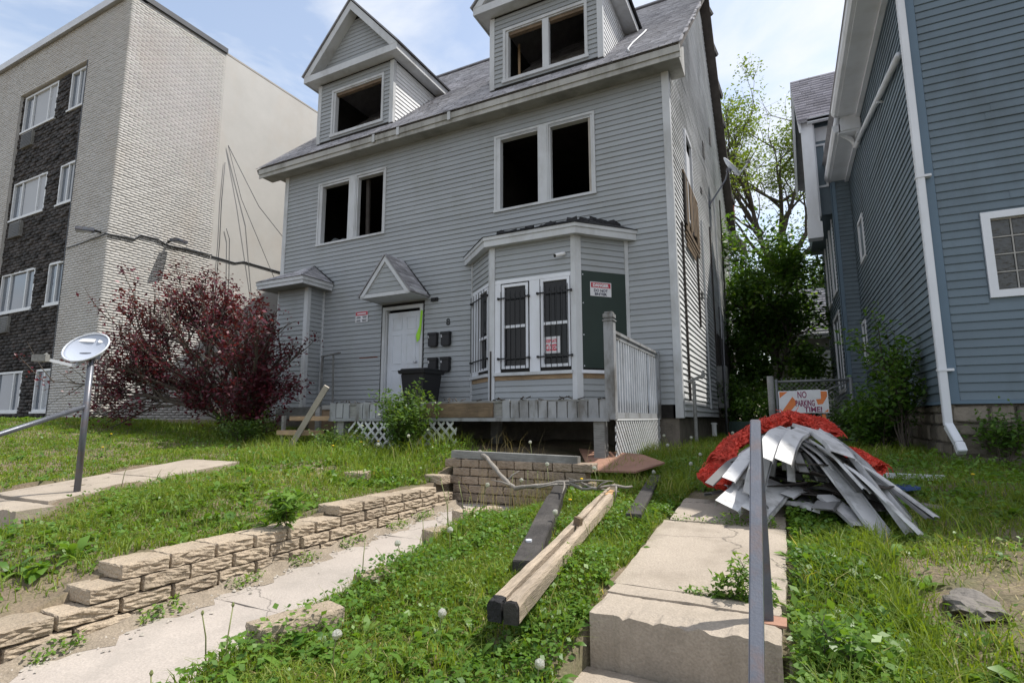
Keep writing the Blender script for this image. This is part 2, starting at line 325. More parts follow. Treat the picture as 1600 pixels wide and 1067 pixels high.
# ------------------------------------------------------------------ flat wall frames
class Pl:
    """a vertical plane: a runs along it, o stands out from it, z up"""
    def __init__(s, P, u):
        s.P = Vector((P[0], P[1], 0)); s.u = Vector((u[0], u[1], 0)).normalized(); s.n = Vector((s.u.y, -s.u.x, 0))
    def pt(s, a, z, o=0): return s.P+s.u*a+s.n*o+Vector((0,0,z))
    def box(s, mb, a0, a1, z0, z1, o0, o1):
        p = s.pt; return mb.hexa([p(a0,z0,o1), p(a1,z0,o1), p(a1,z0,o0), p(a0,z0,o0), p(a0,z1,o1), p(a1,z1,o1), p(a1,z1,o0), p(a0,z1,o0)])
    def poly(s, mb, az, o0, o1):
        return mb.prism([s.pt(a, z, o0) for a, z in az], s.n*(o1-o0))
    def wall(s, mb, a0, a1, z0, z1, holes, th=.14):
        """solid wall with rectangular openings, outer face on the plane"""
        A = sorted({a0, a1, *[h for q in holes for h in q[:2]]}); Z = sorted({z0, z1, *[h for q in holes for h in q[2:]]})
        for i in range(len(A)-1):
            for j in range(len(Z)-1):
                am, zm = (A[i]+A[i+1])/2, (Z[j]+Z[j+1])/2
                if not any(h[0] < am < h[1] and h[2] < zm < h[3] for h in holes): s.box(mb, A[i], A[i+1], Z[j], Z[j+1], -th, 0)
        return mb
EXPO = .104
def siding(pl, parent, z0, z1, lr, m, holes=(), lip=.020, nseg=1, wob=0, expo=EXPO, gap=.0, skip=()):
    """lapped siding, every course a board of its own (cut at the openings)"""
    z = z0; k = 0
    while z < z1-.01:
        zt = min(z+expo, z1); zm = (z+zt)/2
        lb, rb = lr(z); lt, rt = lr(zt)
        if rb-lb > .03:
            if rt < lt: lt = rt = (lt+rt)/2
            cuts = sorted((h[0], h[1]) for h in holes if h[2] < zm < h[3])
            spans = []; cur = lb; curt = lt
            for c0, c1 in cuts:
                if c0 > cur+.02: spans.append((cur, c0, curt, c0))
                cur = max(cur, c1); curt = cur
            if rb > cur+.02: spans.append((cur, rb, curt, max(rt, curt)))
            if nseg == 1:
                sp2 = []
                for q_ in spans:
                    if q_[1]-q_[0] > 2.4 and rnd.random() < .5: c_ = rnd.uniform(q_[0]+.5, q_[1]-.5); sp2 += [(q_[0], c_, q_[2], c_, 0), (c_-.02, q_[1], c_-.02, q_[3], .0035)]
                    else: sp2.append((*q_, 0))
            else: sp2 = [(*q_, 0) for q_ in spans]
            for s0, s1, t0, t1, eo in sp2:
                v = []; f = []; ph = rnd.uniform(0, 6); ph2 = rnd.uniform(0, 6)
                for i in range(nseg+1):
                    q = i/nseg; a = s0+(s1-s0)*q; at = t0+(t1-t0)*q
                    w = wob*(math.sin(3*q*(s1-s0)/2+ph)+.6*math.sin(7*q*(s1-s0)/2+ph2))
                    v += [pl.pt(at, zt-eo*.3, .003+eo), pl.pt(a, z+.006+w, lip+eo+abs(w)*.4), pl.pt(a, z+w, lip-.002+eo+abs(w)*.4), pl.pt(a, z+.002, .0)]
                for i in range(nseg):
                    b = i*4; c = b+4
                    f += [(b+1, c+1, c, b), (b+2, c+2, c+1, b+1), (b+3, c+3, c+2, b+2), (b, c, c+3, b+3)]
                f += [(0, 3, 2, 1), (nseg*4, nseg*4+1, nseg*4+2, nseg*4+3)]
                build('siding_board', (v, f), m, parent)
        z = zt; k += 1
def frame_rect(pl, mb, a0, a1, z0, z1, w, o0, o1, bottom=True):
    pl.box(mb, a0, a0+w, z0, z1, o0, o1); pl.box(mb, a1-w, a1, z0, z1, o0, o1)
    pl.box(mb, a0+w, a1-w, z1-w, z1, o0, o1)
    if bottom: pl.box(mb, a0+w, a1-w, z0, z0+w, o0, o1)
    return mb
def shingles(name, o, du, dv, nu, nv, m, parent, wu=.30, jag=0, cut=None, **kw):
    """courses of separate tabs on a sloping plane: o corner at the eave, du along the eave, dv up the slope"""
    du, dv = Vector(du), Vector(dv); n = du.cross(dv).normalized(); V = []; F = []; A = []
    lu, lv = du.length, dv.length; eu, ev = du/lu, dv/lv; ex = lv/nv
    for j in range(nv):
        off = rnd.uniform(0, wu); a = -off
        while a < lu:
            w = wu*rnd.uniform(.7, 1.15); a0, a1 = max(a, 0), min(a+w-.006, lu)
            vm = (j+.5)*ex
            if cut:
                c0, c1 = cut(vm); a0, a1 = max(a0, c0), min(a1, c1)
            if a1 > a0+.01:
                j0, j1 = rnd.uniform(-1, 1)*jag, rnd.uniform(-1, 1)*jag
                p = [Vector(o)+eu*x+ev*y+n*h for x, y, h in ((a0, j*ex+j0, .010), (a1, j*ex+j1, .010+rnd.uniform(0, .006)), (a1, (j+1.15)*ex, .004), (a0, (j+1.15)*ex, .004), (a0, j*ex+j0, 0), (a1, j*ex+j1, 0))]
                b = len(V); V += [tuple(q) for q in p]; F += [(b, b+1, b+2, b+3), (b+4, b+5, b+1, b), (b+4, b, b+3, b+3)][:2]; A += [rnd.random()]*6
            a += w
    return bulk(name, V, F, m, parent, attr=A, kind='stuff', **kw)
# ------------------------------------------------------------------ the grey burnt-out house
m_pale = mat('pale_bare_wood', (.36, .325, .28), .7, .15, 4, bump=.2, dirt=((.2, .18, .15), 4, .5, (1, 1, .4)))
HX0, HX1, HY0, HY1 = -11.24, -1.54, 9.30, 21.0
EAVE = 6.27
gh = thing('burnt_house', 'grey lap sided two and a half storey house with missing windows and two front dormers', 'house', (-6.4, 15, -.5))
FR = Pl((0, HY0), (1, 0)); RS = Pl((HX1, 0), (0, 1)); LS = Pl((HX0, HY1), (0, -1))
win_fl = (-10.07, -7.93, 4.17, 5.79); win_fr = (-5.08, -2.91, 4.15, 5.81); door_h = (-7.90, -6.81, .27, 2.44)
holes_f = [win_fl, win_fr, door_h, (-5.5, -2.5, .8, 2.55)]
mb = MB(); FR.wall(mb, HX0, HX1-.01, 0, EAVE, holes_f)
win_r = (10.88, 11.75, 3.9, 5.9)
mb2 = MB(); RS.wall(mb2, HY0, HY1, 0, EAVE, [win_r])
SL = .95; RIDY = 15.25; RIDZ = 6.45+SL*(RIDY-8.9); RB = (RIDZ-7.0)/(HY1+.3-RIDY)
RS.poly(mb2, [(HY0, EAVE), (HY1, EAVE), (HY1, 7.2), (RIDY, RIDZ-.25), (HY0+.02, 6.6)], -.14, 0)
LS.box(mb2, 0, HY1-HY0, 0, EAVE, -.14, 0); LS.poly(mb2, [(0, EAVE), (HY1-HY0, EAVE), (HY1-RIDY, RIDZ-.25), (0, 7.0)], -.14, 0)
mb2.box(HX0, HX1, HY1-.14, HY1, 0, 7.1)
build('wall', mb, m_char, gh); build('wall', mb2, m_char, gh)
# charred rooms behind the openings
mb = MB()
for z in (-.02, 3.05, 6.2): mb.box(HX0+.15, HX1-.15, HY0+.15, HY1-.15, z, z+.12)
for z in (.1, 3.17): mb.box(HX0+.15, HX1-.15, HY0+4.2, HY0+4.3, z, z+2.88)
for x in (-7.4, -5.6): mb.box(x, x+.1, HY0+.15, HY0+4.2, 3.17, 6.05)
mb.box(-7.4, -7.3, HY0+4.6, HY0+4.7, 6.32, 11)
build('charred_room', mb, m_char, gh)
mb = MB(); mb.obox((-4.72, 9.75, 6.9), (-4.85, 10.0, 8.3), .05, .1); build('stud', mb, m_rawwood, gh)
mb = MB(); mb.obox((-8.62, 9.5, 4.1), (-8.66, 9.5, 5.7), .05, .09); build('stud', mb, m_charwood, gh)
# siding front (sides of each opening are cut), then the sun side, boards wavy from the fire
siding(FR, gh, .22, EAVE-.02, lambda z: (HX0+.09, HX1-.10), m_side, [(a+.04, b-.04, c+.04, d-.04) for a, b, c, d in (win_fl, win_fr)]+[(-7.94, -6.77, 0, 2.46), (-10.70, -9.75, .2, 3.05), (-5.54, -2.43, .2, 3.1), (-8.55, -8.02, 1.33, 1.41)])
siding(RS, gh, .02, EAVE+5.6, lambda z: (HY0+.10 if z < 6.3 else HY0+.10+(z-6.35)/SL+.05, HY1-.05 if z < 6.9 else HY1-(z-7.0)/RB), m_side_sun, [(win_r[0]+.04, win_r[1]-.04, win_r[2], win_r[3]), (10.40, 12.30, 3.55, 4.75)], nseg=26, wob=.005, lip=.021)
# corner posts
mb = MB(); mb.box(HX1-.10, HX1+.028, HY0-.028, HY0+.0, 0, EAVE-.02); mb.box(HX1, HX1+.028, HY0+.001, HY0+.10, 0, EAVE+.02); build('corner_post', mb, m_trim, gh)
mb = MB(); mb.box(HX0-.028, HX0+.10, HY0-.028, HY0, 0, EAVE-.02); mb.box(HX0-.028, HX0, HY0+.001, HY0+.1, 0, EAVE); build('corner_post', mb, m_trim, gh)
# foundation
mb = MB(); mb.box(HX0+.04, HX1-.06, HY0+.04, HY1-.04, -1.2, -.001); build('foundation', mb, m_stonefound, gh)
# empty double windows
def empty_window(rect, mull, dirty=()):
    a0, a1, z0, z1 = rect
    mb = MB(); frame_rect(FR, mb, a0, a1, z0+.05, z1, .045, .0, .034, bottom=False)
    FR.box(mb, a0+.045, a0+.14, z0+.05, z1-.045, -.1, .022); FR.box(mb, a1-.085, a1-.045, z0+.05, z1-.045, -.1, .022)
    FR.box(mb, a0+.14, a1-.085, z1-.10, z1-.045, -.12, .014)
    w = build('window_frame', mb, m_trim, gh)
    mb = MB(); FR.box(mb, mull[0], mull[1], z0+.05, z1-.045, -.02, .032); FR.box(mb, mull[0]+.03, mull[1]-.03, z0+.05, z1-.05, .033, .042); FR.box(mb, mull[1]-.002, mull[1]+.035, z0+.05, z1-.05, -.09, .01); build('mullion', mb, m_trim, w)
    mb = MB(); FR.poly(mb, [(a0-.01, z0), (a1+.01, z0), (a1+.01, z0+.05), (a0-.01, z0+.05)], -.12, .045); build('sill', mb, m_trim, w)
    return w
empty_window(win_fl, (-9.06, -8.82)); wr = empty_window(win_fr, (-4.09, -3.86))
mb = MB(); FR.box(mb, -3.04, -2.955, 4.21, 5.70, -.08, .008); build('bare_jamb', mb, m_pale, wr)
mb = MB()
for x, y, r in ((-9.62, 9.52, .12), (-9.45, 9.55, .16), (-9.25, 9.58, .12), (-9.75, 9.6, .2)):
    mb.tube([(x, y, 4.12), (x+.02, y, 4.12+r*.6), (x+.01, y, 4.12+r*1.5)], [r, r*1.05, r*.3], 7)
setp(build('rubbish_bag', mb, mat('grey_bag', (.10, .11, .11), .5, .3, 9, bump=.5, bs=25), smooth=True), label='crumpled grey bag on the sill inside the empty upper left window', category='bag')
# sun side: window remains and hanging burnt boards
mb = MB(); frame_rect(RS, mb, win_r[0], win_r[1], win_r[2], win_r[3], .06, .001, .05, True); RS.box(mb, win_r[0]+.06, win_r[1]-.3, 4.5, 5.5, -.04, .03); build('window_frame', mb, m_white, gh)
for z in (4.752, 3.50):
    mb = MB(); RS.box(mb, 10.40, 12.28, z, z+.048, .02, .05); build('batten', mb, m_brownwood, gh)
for k in range(12):
    a = 10.42+k*.155; mb = MB(); zt = 4.74-rnd.uniform(0, .05); zb = 3.75+rnd.uniform(-.18, .12)+.06*math.sin(k); t = rnd.uniform(.02, .06)
    RS.poly(mb, [(a, zb), (a+.14, zb+rnd.uniform(-.05, .05)), (a+.145, zt), (a+.005, zt)], .012+t*.3, .034+t*.5); build('sheathing_board', mb, m_brownwood if k % 3 else m_charwood, gh)
for k, (a0, a1, z) in enumerate(((10.45, 11.9, 3.42), (10.5, 11.6, 3.27), (10.42, 12.2, 3.58))):
    mb = MB(); RS.box(mb, a0, a1, z, z+.09, .02+.012*k, .04+.012*k); build('sheathing_board', mb, m_brownwood, gh)
for a, z0, z1, m in ((9.98, .3, 3.6, m_charwood), (11.85, 1.9, 3.5, m_charwood), (12.9, .2, 4.6, m_trim), (14.6, .0, 5.0, m_charwood), (16.2, .2, 6.4, m_trim), (18.0, 0, 7, m_charwood)):
    mb = MB(); RS.box(mb, a, a+.05, z0, z1, .02, .055); build('cable_run', mb, m, gh)
for a, z, w, h in ((14.1, 6.75, .35, .5), (16.0, 8.0, .35, .6), (13.2, 5.4, .25, .2), (12.3, 2.6, .3, .2)):
    mb = MB(); RS.poly(mb, [(a, z), (a+w, z+.05), (a+w*.9, z+h), (a+.05, z+h*.9)], .02, .032); build('burn_hole', mb, m_tar, gh)
mb = MB(); RS.box(mb, 14.55, 14.95, .25, 1.3, .02, .26); build('meter_box', mb, m_greywood, gh, bevel=.01)
mb = MB(); RS.box(mb, 15.0, 20.8, .1, 2.2, .03, .05); build('burnt_panel', mb, m_charwood, gh)
# eaves, fascia, gutter end, soffit
mb = MB(); mb.box(-11.80, -1.27, 8.955, HY0-.001, EAVE-.075, EAVE-.045); s_ = build('soffit', mb, m_soffit, gh)
mb = MB(); mb.box(-11.86, -1.24, 8.93, 8.953, EAVE-.10, EAVE+.17); mb.box(-11.86, -1.24, 8.905, 8.929, EAVE-.005, EAVE+.13); build('fascia', mb, m_fascia, gh)
for x in (-8.05, -7.35, -6.0): 
    mb = MB(); mb.box(x, x+.07, 8.88, 8.904, EAVE-.04, EAVE+.14); build('gutter_bracket', mb, m_trim, gh)
mb = MB(); mb.prism([(HX1+.03, 8.96, EAVE-.06), (HX1+.03, 9.62, EAVE-.06), (HX1+.03, 9.62, EAVE+.55), (HX1+.03, 8.96, EAVE+.10)], (.24, 0, 0)); build('eave_return', mb, m_fascia, gh)
mb = MB(); mb.prism([(HX0-.28, 8.96, EAVE-.06), (HX0-.28, 9.62, EAVE-.06), (HX0-.28, 9.62, EAVE+.55), (HX0-.28, 8.96, EAVE+.10)], (.24, 0, 0)); build('eave_return', mb, m_fascia, gh)
# roof: deck, shingles front, bare rear, ragged rake
mb = MB()
mb.prism([(-11.92, 8.90, 6.40), (-11.92, RIDY, RIDZ-.05), (-11.92, HY1+.3, 6.9), (-11.92, HY1+.3, 6.75), (-11.92, RIDY, RIDZ-.22), (-11.92, 8.95, 6.29)], (10.66, 0, 0))
rf = build('roof', mb, m_charwood, gh)
slope = Vector((0, RIDY-8.88, RIDZ-6.45+.02))
shingles('shingle_courses', (-11.95, 8.88, 6.42), (10.70, 0, 0), slope, 0, 64, m_shingle, rf, jag=.006)
mb = MB(); mb.box(-11.95, -1.25, RIDY-.12, RIDY+.12, RIDZ-.03, RIDZ+.01); build('ridge_cap', mb, m_shingle, rf)
V = MB()
for j in range(44):
    y = 8.9+(RIDY-8.9)*j/44; z = 6.45+SL*(y-8.9); d = rnd.uniform(.01, .09); h = rnd.uniform(.0, .07)
    V.hexa([(-1.26, y, z-.02), (-1.26+d, y+.01, z-.05+h), (-1.26+d, y+.13, z+.08+h), (-1.26, y+.14, z+.11)]+[(-1.26, y, z+.005), (-1.26+d, y+.01, z-.03+h), (-1.26+d, y+.13, z+.10+h), (-1.26, y+.14, z+.135)])
build('ragged_rake_shingle', V, m_shingle, rf, kind='stuff')
V = MB()
for y, w, h in ((15.5, .35, .12), (16.2, .5, .16), (16.9, .75, .2), (17.9, .5, .14), (18.8, .6, .12), (19.8, .7, .16)):
    z = RIDZ-RB*(y-RIDY); V.obox((-1.50, y, z), (-1.32, y+w, z-RB*w), .28, h)
build('charred_rake_end', V, m_tar, rf)
mb = MB(); mb.tube([(-2.16, 9.12, 6.68), (-2.28, 9.5, 7.03), (-2.3, 10.0, 7.5), (-2.18, 10.5, 8.02), (-2.2, 10.9, 8.38)], .018, 6)
setp(build('cable', mb, m_trim, smooth=True), label='loose cream cable lying on the roof beside the right dormer', category='cable')

# ------------------------------------------------------------------ dormers
def dormer(x0, x1, zf, apex, zwt, win, mull, gable=True):
    """front wall at Y 9.40; eave tips at x0-.25 / x1+.25"""
    P = Pl((0, 9.40), (1, 0)); y0 = 9.40; zr = lambda y: 6.45+SL*(y-8.9); ov = .30; of = .28
    xm = (x0+x1)/2; D = None
    mb = MB(); P.wall(mb, x0, x1, 6.9, zwt, [win], .12)
    yb = y0+(zwt-zr(y0))/SL
    for x in (x0, x1-.1): mb.prism([(x, y0+.12, zr(y0+.12)), (x, yb, zwt), (x, y0+.12, zwt)], (.1, 0, 0))
    D = build('dormer', mb, m_char, gh)
    siding(P, D, 6.98, zwt-.05, lambda z: (x0+.05, x1-.05), m_side, [(win[0]-.02, win[1]+.02, win[2]-.06, win[3]+.03)])
    for S, xx, sgn in ((Pl((x1, 0), (0, 1)), x1, 1), (Pl((x0, 0), (0, -1)), x0, -1)):
        if sgn > 0: siding(S, D, zr(y0)+.02, zwt-.05, lambda z: (y0+.05, max(y0+.05, y0+(z-zr(y0))/SL*-1+(yb-y0)*0+ (z-zr(y0))/SL+0) if False else y0+(z-zr(y0))/SL+.02), m_side_sun)
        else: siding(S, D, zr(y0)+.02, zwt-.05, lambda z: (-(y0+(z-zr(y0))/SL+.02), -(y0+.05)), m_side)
    for x, s in ((x0, -1), (x1, 1)):
        mb = MB(); mb.box(min(x, x-s*.09), max(x, x-s*.09), y0-.025, y0, 6.95, zwt-.04); mb.box(min(x, x+s*.025), max(x, x+s*.025), y0-.025, y0+.07, 6.95, zwt-.04); build('corner_trim', mb, m_trim, D)
    # open window
    a0, a1, z0, z1 = win
    mb = MB(); frame_rect(P, mb, a0-.07, a1+.06, z0-.06, z1+.04, .06, 0, .035, False); P.box(mb, a0-.09, a1+.08, z0-.07, z0, -.1, .05); P.box(mb, a0-.01, a0+.05, z0, z1-.02, -.1, .012); P.box(mb, a0+.05, a1, z1-.05, z1-.02, -.1, .012)
    if mull: P.box(mb, mull[0], mull[1], z0, z1-.05, -.06, .03)
    build('window_frame', mb, m_trim, D)
    mb = MB(); P.box(mb, a0+.02, a1, z1-.12, z1-.051, -.11, -.02); build('header', mb, m_brownwood, D)
    # boxed eaves: front return, sides, soffit
    ex0, ex1 = x0-ov, x1+ov; zt = zf; zb = zf-.17
    yr = y0+(zb-zr(y0))/SL+.3
    mb = MB(); mb.box(ex0, ex1, y0-of, y0-of+.025, zb, zt); build('fascia', mb, m_trim, D)
    mb = MB(); mb.box(ex1-.025, ex1, y0-of+.026, yr+.15, zb, zt); mb.box(ex0, ex0+.025, y0-of+.026, yr+.15, zb, zt); build('side_fascia', mb, m_trim, D)
    mb = MB(); mb.box(ex0+.026, ex1-.026, y0-of+.026, y0-.001, zb+.02, zb+.04); mb.box(x1+.001, ex1-.026, y0, yr, zb+.02, zb+.04); mb.box(ex0+.026, x0-.001, y0, yr, zb+.02, zb+.04); build('soffit', mb, m_trim, D)
    # gable triangle set back, rake boards in front
    sl = (apex-zt)/((ex1-ex0)/2); G_ = Pl((0, y0-.02), (1, 0))
    mb = MB(); G_.poly(mb, [(ex0+.15, zt), (ex1-.15, zt), (xm, apex-.15*sl)], -.06, -.002); build('gable', mb, m_char, D)
    siding(G_, D, zt+.02, apex-.30*sl, lambda z: (ex0+.20+(z-zt)/sl, ex1-.20-(z-zt)/sl), m_side, lip=.014)
    for s, xe in ((1, ex0), (-1, ex1)):
        mb = MB(); mb.prism([(xe, y0-of-.004, zt+.0), (xm, y0-of-.004, apex), (xm, y0-of-.004, apex-.24), (xe+s*.21, y0-of-.004, zt+.0)], (0, .03, 0)); build('rake_board', mb, m_trim, D)
        mb = MB(); mb.prism([(xe+s*.16, y0-of+.027, zt-.02), (xm, y0-of+.027, apex-.19), (xm, y0-of+.027, apex-.22), (xe+s*.21, y0-of+.027, zt-.02)], (0, of-.05, 0)); build('rake_soffit', mb, m_trim, D)
    yre = 8.9+(apex-6.45)/SL+.1; yse = 8.9+(zt-6.45)/SL+.1
    for s, xe in ((1, ex0-.04), (-1, ex1+.04)):
        zt2 = zt-.0; yf = y0-of-.035
        mb = MB(); p = [(xe, yf, zt2+.0), (xm, yf, apex+.035), (xm, yre, apex+.035), (xe, yse, zt2+.0)]
        nrm = Vector((-s*sl, 0, 1)).normalized()*.035
        mb.hexa([p[0], p[3], p[2], p[1]] + [tuple(Vector(q)+nrm) for q in (p[0], p[3], p[2], p[1])] if s < 0 else [p[0], p[1], p[2], p[3]]+[tuple(Vector(q)+nrm) for q in p])
        build('roof_plane', mb, m_tar if (s < 0 and mull) else m_shingle, D)
    return D
dormer(-10.33, -7.91, 8.75, 10.40, 8.60, (-9.80, -8.24, 7.10, 8.27), None)
dormer(-5.23, -2.75, 8.82, 10.50, 8.67, (-4.86, -3.10, 7.10, 8.25), (-4.01, -3.87))

# ------------------------------------------------------------------ bay window on the right
bay = thing('bay_window', None, None); bay.parent = gh; bay.location = -gh.location
del_label = [bay.pop(k) for k in ('label', 'category', 'group') if k in bay.keys()]
A0 = (-5.60, 9.30); B0 = (-4.74, 8.55); B1 = (-3.09, 8.55); A1 = (-2.37, 9.30)
LF = Pl(A0, (B0[0]-A0[0], B0[1]-A0[1])); CF = Pl(B0, (1, 0)); RF = Pl(B1, (A1[0]-B1[0], A1[1]-B1[1]))
lenL = math.dist(A0, B0); lenC = B1[0]-B0[0]; lenR = math.dist(B1, A1); BT = 3.16
mb = MB()
CF.wall(mb, .02, lenC-.02, .2, BT, [(.26, .73, .9, 2.38), (1.03, 1.52, .9, 2.40)], .1)
LF.wall(mb, .03, lenL-.02, .2, BT, [(.50, .98, .9, 2.40)], .1); RF.wall(mb, .02, lenR-.03, .2, BT, [], .1)
build('bay_wall', mb, m_char, bay)
siding(CF, bay, 2.44, BT, lambda z: (.09, lenC-.07), m_side); siding(LF, bay, 2.44, BT, lambda z: (.07, lenL-.05), m_side); siding(RF, bay, 2.52, BT, lambda z: (.08, lenR-.06), m_side)
siding(CF, bay, .25, .66, lambda z: (.09, lenC-.07), m_side); siding(LF, bay, .25, .66, lambda z: (.07, lenL-.05), m_side); siding(RF, bay, .25, .66, lambda z: (.08, lenR-.06), m_side)
for pl, a, b in ((LF, 0.03, .08), (CF, -.012, .09), (CF, lenC-.07, lenC+.012), (RF, -.012, .10), (LF, lenL-.06, lenL+.012), (RF, lenR-.07, lenR-.0)):
    mb = MB(); pl.box(mb, a, b, .22, BT, .0, .03); build('corner_post', mb, m_trim, bay)
for pl, l in ((CF, lenC), (LF, lenL), (RF, lenR)):
    mb = MB(); pl.box(mb, .092, l-.072, .665, .74, .0, .012); build('bare_sheathing', mb, m_rawwood, bay)
    mb = MB(); pl.box(mb, .07, l-.062, .745, .80, .0, .075); build('sill', mb, m_trim if pl is not RF else m_white, bay)
def sash_window(pl, a0, a1, z0, z1, zm, cas):
    mb = MB(); frame_rect(pl, mb, a0-.03, a1+.03, z0-.03, z1+.03, .05, -.04, .018); pl.box(mb, a0+.02, a1-.02, zm-.025, zm+.025, -.05, .008)
    w = build('window', mb, m_white, bay)
    mb = MB(); pl.box(mb, a0+.018, a1-.018, z0+.018, zm-.026, -.05, -.042); build('pane', mb, m_glass, w)
    mb = MB(); pl.box(mb, a0+.018, a1-.018, zm+.026, z1-.018, -.035, -.027); build('pane', mb, m_glass, w)
    return w
for a, b in ((.095, .21), (.79, .985), (1.565, lenC-.075)):
    mb = MB(); CF.box(mb, a, b, .802, 2.43, 0, .02); build('casing', mb, m_white, bay)
mb = MB(); CF.box(mb, .095, lenC-.075, 2.432, 2.50, 0, .022); LF.box(mb, .10, lenL-.07, 2.44, 2.50, 0, .02); LF.box(mb, .10, .44, .802, 2.438, 0, .018); build('casing', mb, m_white, bay)
sash_window(CF, .26, .73, .9, 2.38, 1.63, 0); sash_window(CF, 1.03, 1.52, .9, 2.40, 1.63, 0); sash_window(LF, .50, .98, .9, 2.40, 1.50, 0)
mb = MB(); CF.box(mb, .2, 1.6, .85, 1.42, -.34, -.30); build('inner_board', mb, m_curtain, bay)
def grille(pl, a0, a1, zb, zt, n, o=.06):
    g = None
    for z in (zb, zt):
        mb = MB(); pl.box(mb, a0, a1, z-.012, z+.012, o-.012, o); 
        for a in (a0, a1-.03): pl.box(mb, a, a+.03, z-.02, z+.02, .0, o+.008)
        build('grille_rail', mb, m_blackiron, bay)
    for k in range(n):
        a = a0+.02+(a1-a0-.04)*(k+.5)/n if k else a0+.08
        mb = MB(); pl.box(mb, a-.005, a+.005, zb-.20, zt+.12, o-.012+.013, o+.012); build('grille_bar', mb, m_blackiron, bay)
grille(CF, .16, .80, 1.05, 2.15, 6); grille(CF, .94, 1.60, 1.05, 2.17, 6); grille(LF, .10, 1.05, 1.08, 2.27, 6, .07)
mb = MB(); RF.box(mb, .10, 1.025, .835, 2.515, .0, .022); pn = build('boarded_panel', mb, m_green, bay)
mb = MB()
for a in (.13, 1.0):
    for z in (.87, 1.4, 1.95, 2.45): mb.tube([RF.pt(a, z, .022), RF.pt(a, z, .028)], .012, 6)
build('screw_heads', mb, m_lightmetal, pn, kind='stuff')
mb = MB(); CF.box(mb, -.0, .03, .3, 1.2, .031, .04); build('torn_trim', mb, m_charwood, bay)
# bay roof: fascia, soffit and burnt shingles
def offs(d, z): return [(A0[0]-d*1.1, 9.28, z), (B0[0]-d*.42, B0[1]-d, z), (B1[0]+d*.42, B1[1]-d, z), (A1[0]+d*1.1, 9.28, z)]
mb = MB(); o, i = offs(.16, 0), offs(.13, 0)
for k in range(3):
    for zz0, zz1, e in ((BT-.03, BT+.085, 0), (BT+.086, BT+.15, .02)):
        oo, i2 = offs(.16+e, 0), offs(.13, 0)
        mb.hexa([(*oo[k][:2], zz0), (*oo[k+1][:2], zz0), (*i2[k+1][:2], zz0), (*i2[k][:2], zz0), (*oo[k][:2], zz1), (*oo[k+1][:2], zz1), (*i2[k+1][:2], zz1), (*i2[k][:2], zz1)])
build('fascia', mb, m_trim, bay)
mb = MB(); mb.prism([p for p in offs(.128, BT-.02)], (0, 0, .02)); build('soffit', mb, m_trim, bay)
e = offs(.20, BT+.155); top = [(-5.0, 9.29, BT+.46), (-4.45, 9.29, BT+.50), (-3.3, 9.29, BT+.50), (-2.85, 9.29, BT+.44)]
mb = MB()
for k in range(3): mb.add([e[k], e[k+1], top[k+1], top[k]], [(0,1,2,3)])
mb.add([*e, *top], [(0,4,5,1)[::-1], (3,2,1,0)])
br = build('bay_roof', mb, m_tar, bay)
mb = MB()
for k in range(60):
    s = rnd.random()*3; q = int(s); t = s-q; ee = Vector(e[q]).lerp(Vector(e[min(q+1, 3)]), t); tt = Vector(top[q]).lerp(Vector(top[min(q+1, 3)]), t); u = rnd.random()**.7
    p = ee.lerp(tt, u); d = (Vector(e[q+1])-Vector(e[q])).normalized() if q < 3 else Vector((1,0,0)); w = rnd.uniform(.08, .22); up = (tt-ee).normalized(); h = rnd.uniform(0, .05)
    mb.hexa([p-d*w/2, p+d*w/2, p+d*w/2+up*.13, p-d*w/2+up*.13, *[v+Vector((0,0,.02+h*rnd.random()*2)) for v in (p-d*w/2, p+d*w/2, p+d*w/2+up*.13, p-d*w/2+up*.13)]])
build('curled_shingle', mb, m_tar, br, kind='stuff')

# ------------------------------------------------------------------ small left bay with a hipped roof
b2 = bpy.data.objects.new('small_bay', None); COL.objects.link(b2); b2.parent = gh; b2.location = -gh.location
BX0, BX1, BY = -10.72, -9.72, 8.80
C2 = Pl((0, BY), (1, 0)); R2 = Pl((BX1, 0), (0, 1)); L2 = Pl((BX0, 0), (0, -1))
mb = MB(); mb.box(BX0, BX1, BY, HY0-.001, .2, 3.05); build('bay_wall', mb, m_trim, b2)
siding(C2, b2, .25, 3.02, lambda z: (BX0+.05, BX1-.08), m_side); siding(R2, b2, .25, 3.02, lambda z: (BY+.06, HY0-.05), m_side)
mb = MB(); mb.box(BX1-.09, BX1+.024, BY-.024, BY, .22, 3.03); mb.box(BX1, BX1+.024, BY+.001, BY+.07, .22, 3.03); build('corner_post', mb, m_trim, b2)
mb = MB(); mb.box(BX1, BX1+.03, HY0-.06, HY0-.001, .22, 3.03); build('corner_post', mb, m_trim, b2)
ex0, ex1, ey = BX0-.22, BX1+.27, BY-.42
mb = MB(); mb.box(ex0, ex1, ey, ey+.03, 3.0, 3.08); mb.box(ex0-.015, ex1+.015, ey-.02, ey+.03, 3.081, 3.16); mb.box(ex1-.03, ex1, ey+.031, 9.27, 3.0, 3.08); mb.box(ex1-.03, ex1+.02, ey+.031, 9.27, 3.081, 3.16); mb.box(ex0, ex0+.03, ey+.031, 9.27, 3.0, 3.16); build('fascia', mb, m_trim, b2)
mb = MB(); mb.box(ex0+.031, ex1-.031, ey+.031, 9.27, 3.01, 3.03); build('soffit', mb, m_soffit, b2)
ap = (-10.08, 9.28, 3.68); e0 = [(ex0-.03, 9.28, 3.165), (ex0-.03, ey-.04, 3.165), (ex1+.04, ey-.04, 3.165), (ex1+.04, 9.28, 3.165)]
mb = MB(); mb.add([*e0, ap], [(1,2,4), (2,3,4), (0,1,4), (3,2,1,0), (0,4,3)]); r2 = build('hip_roof', mb, m_shingle, b2)
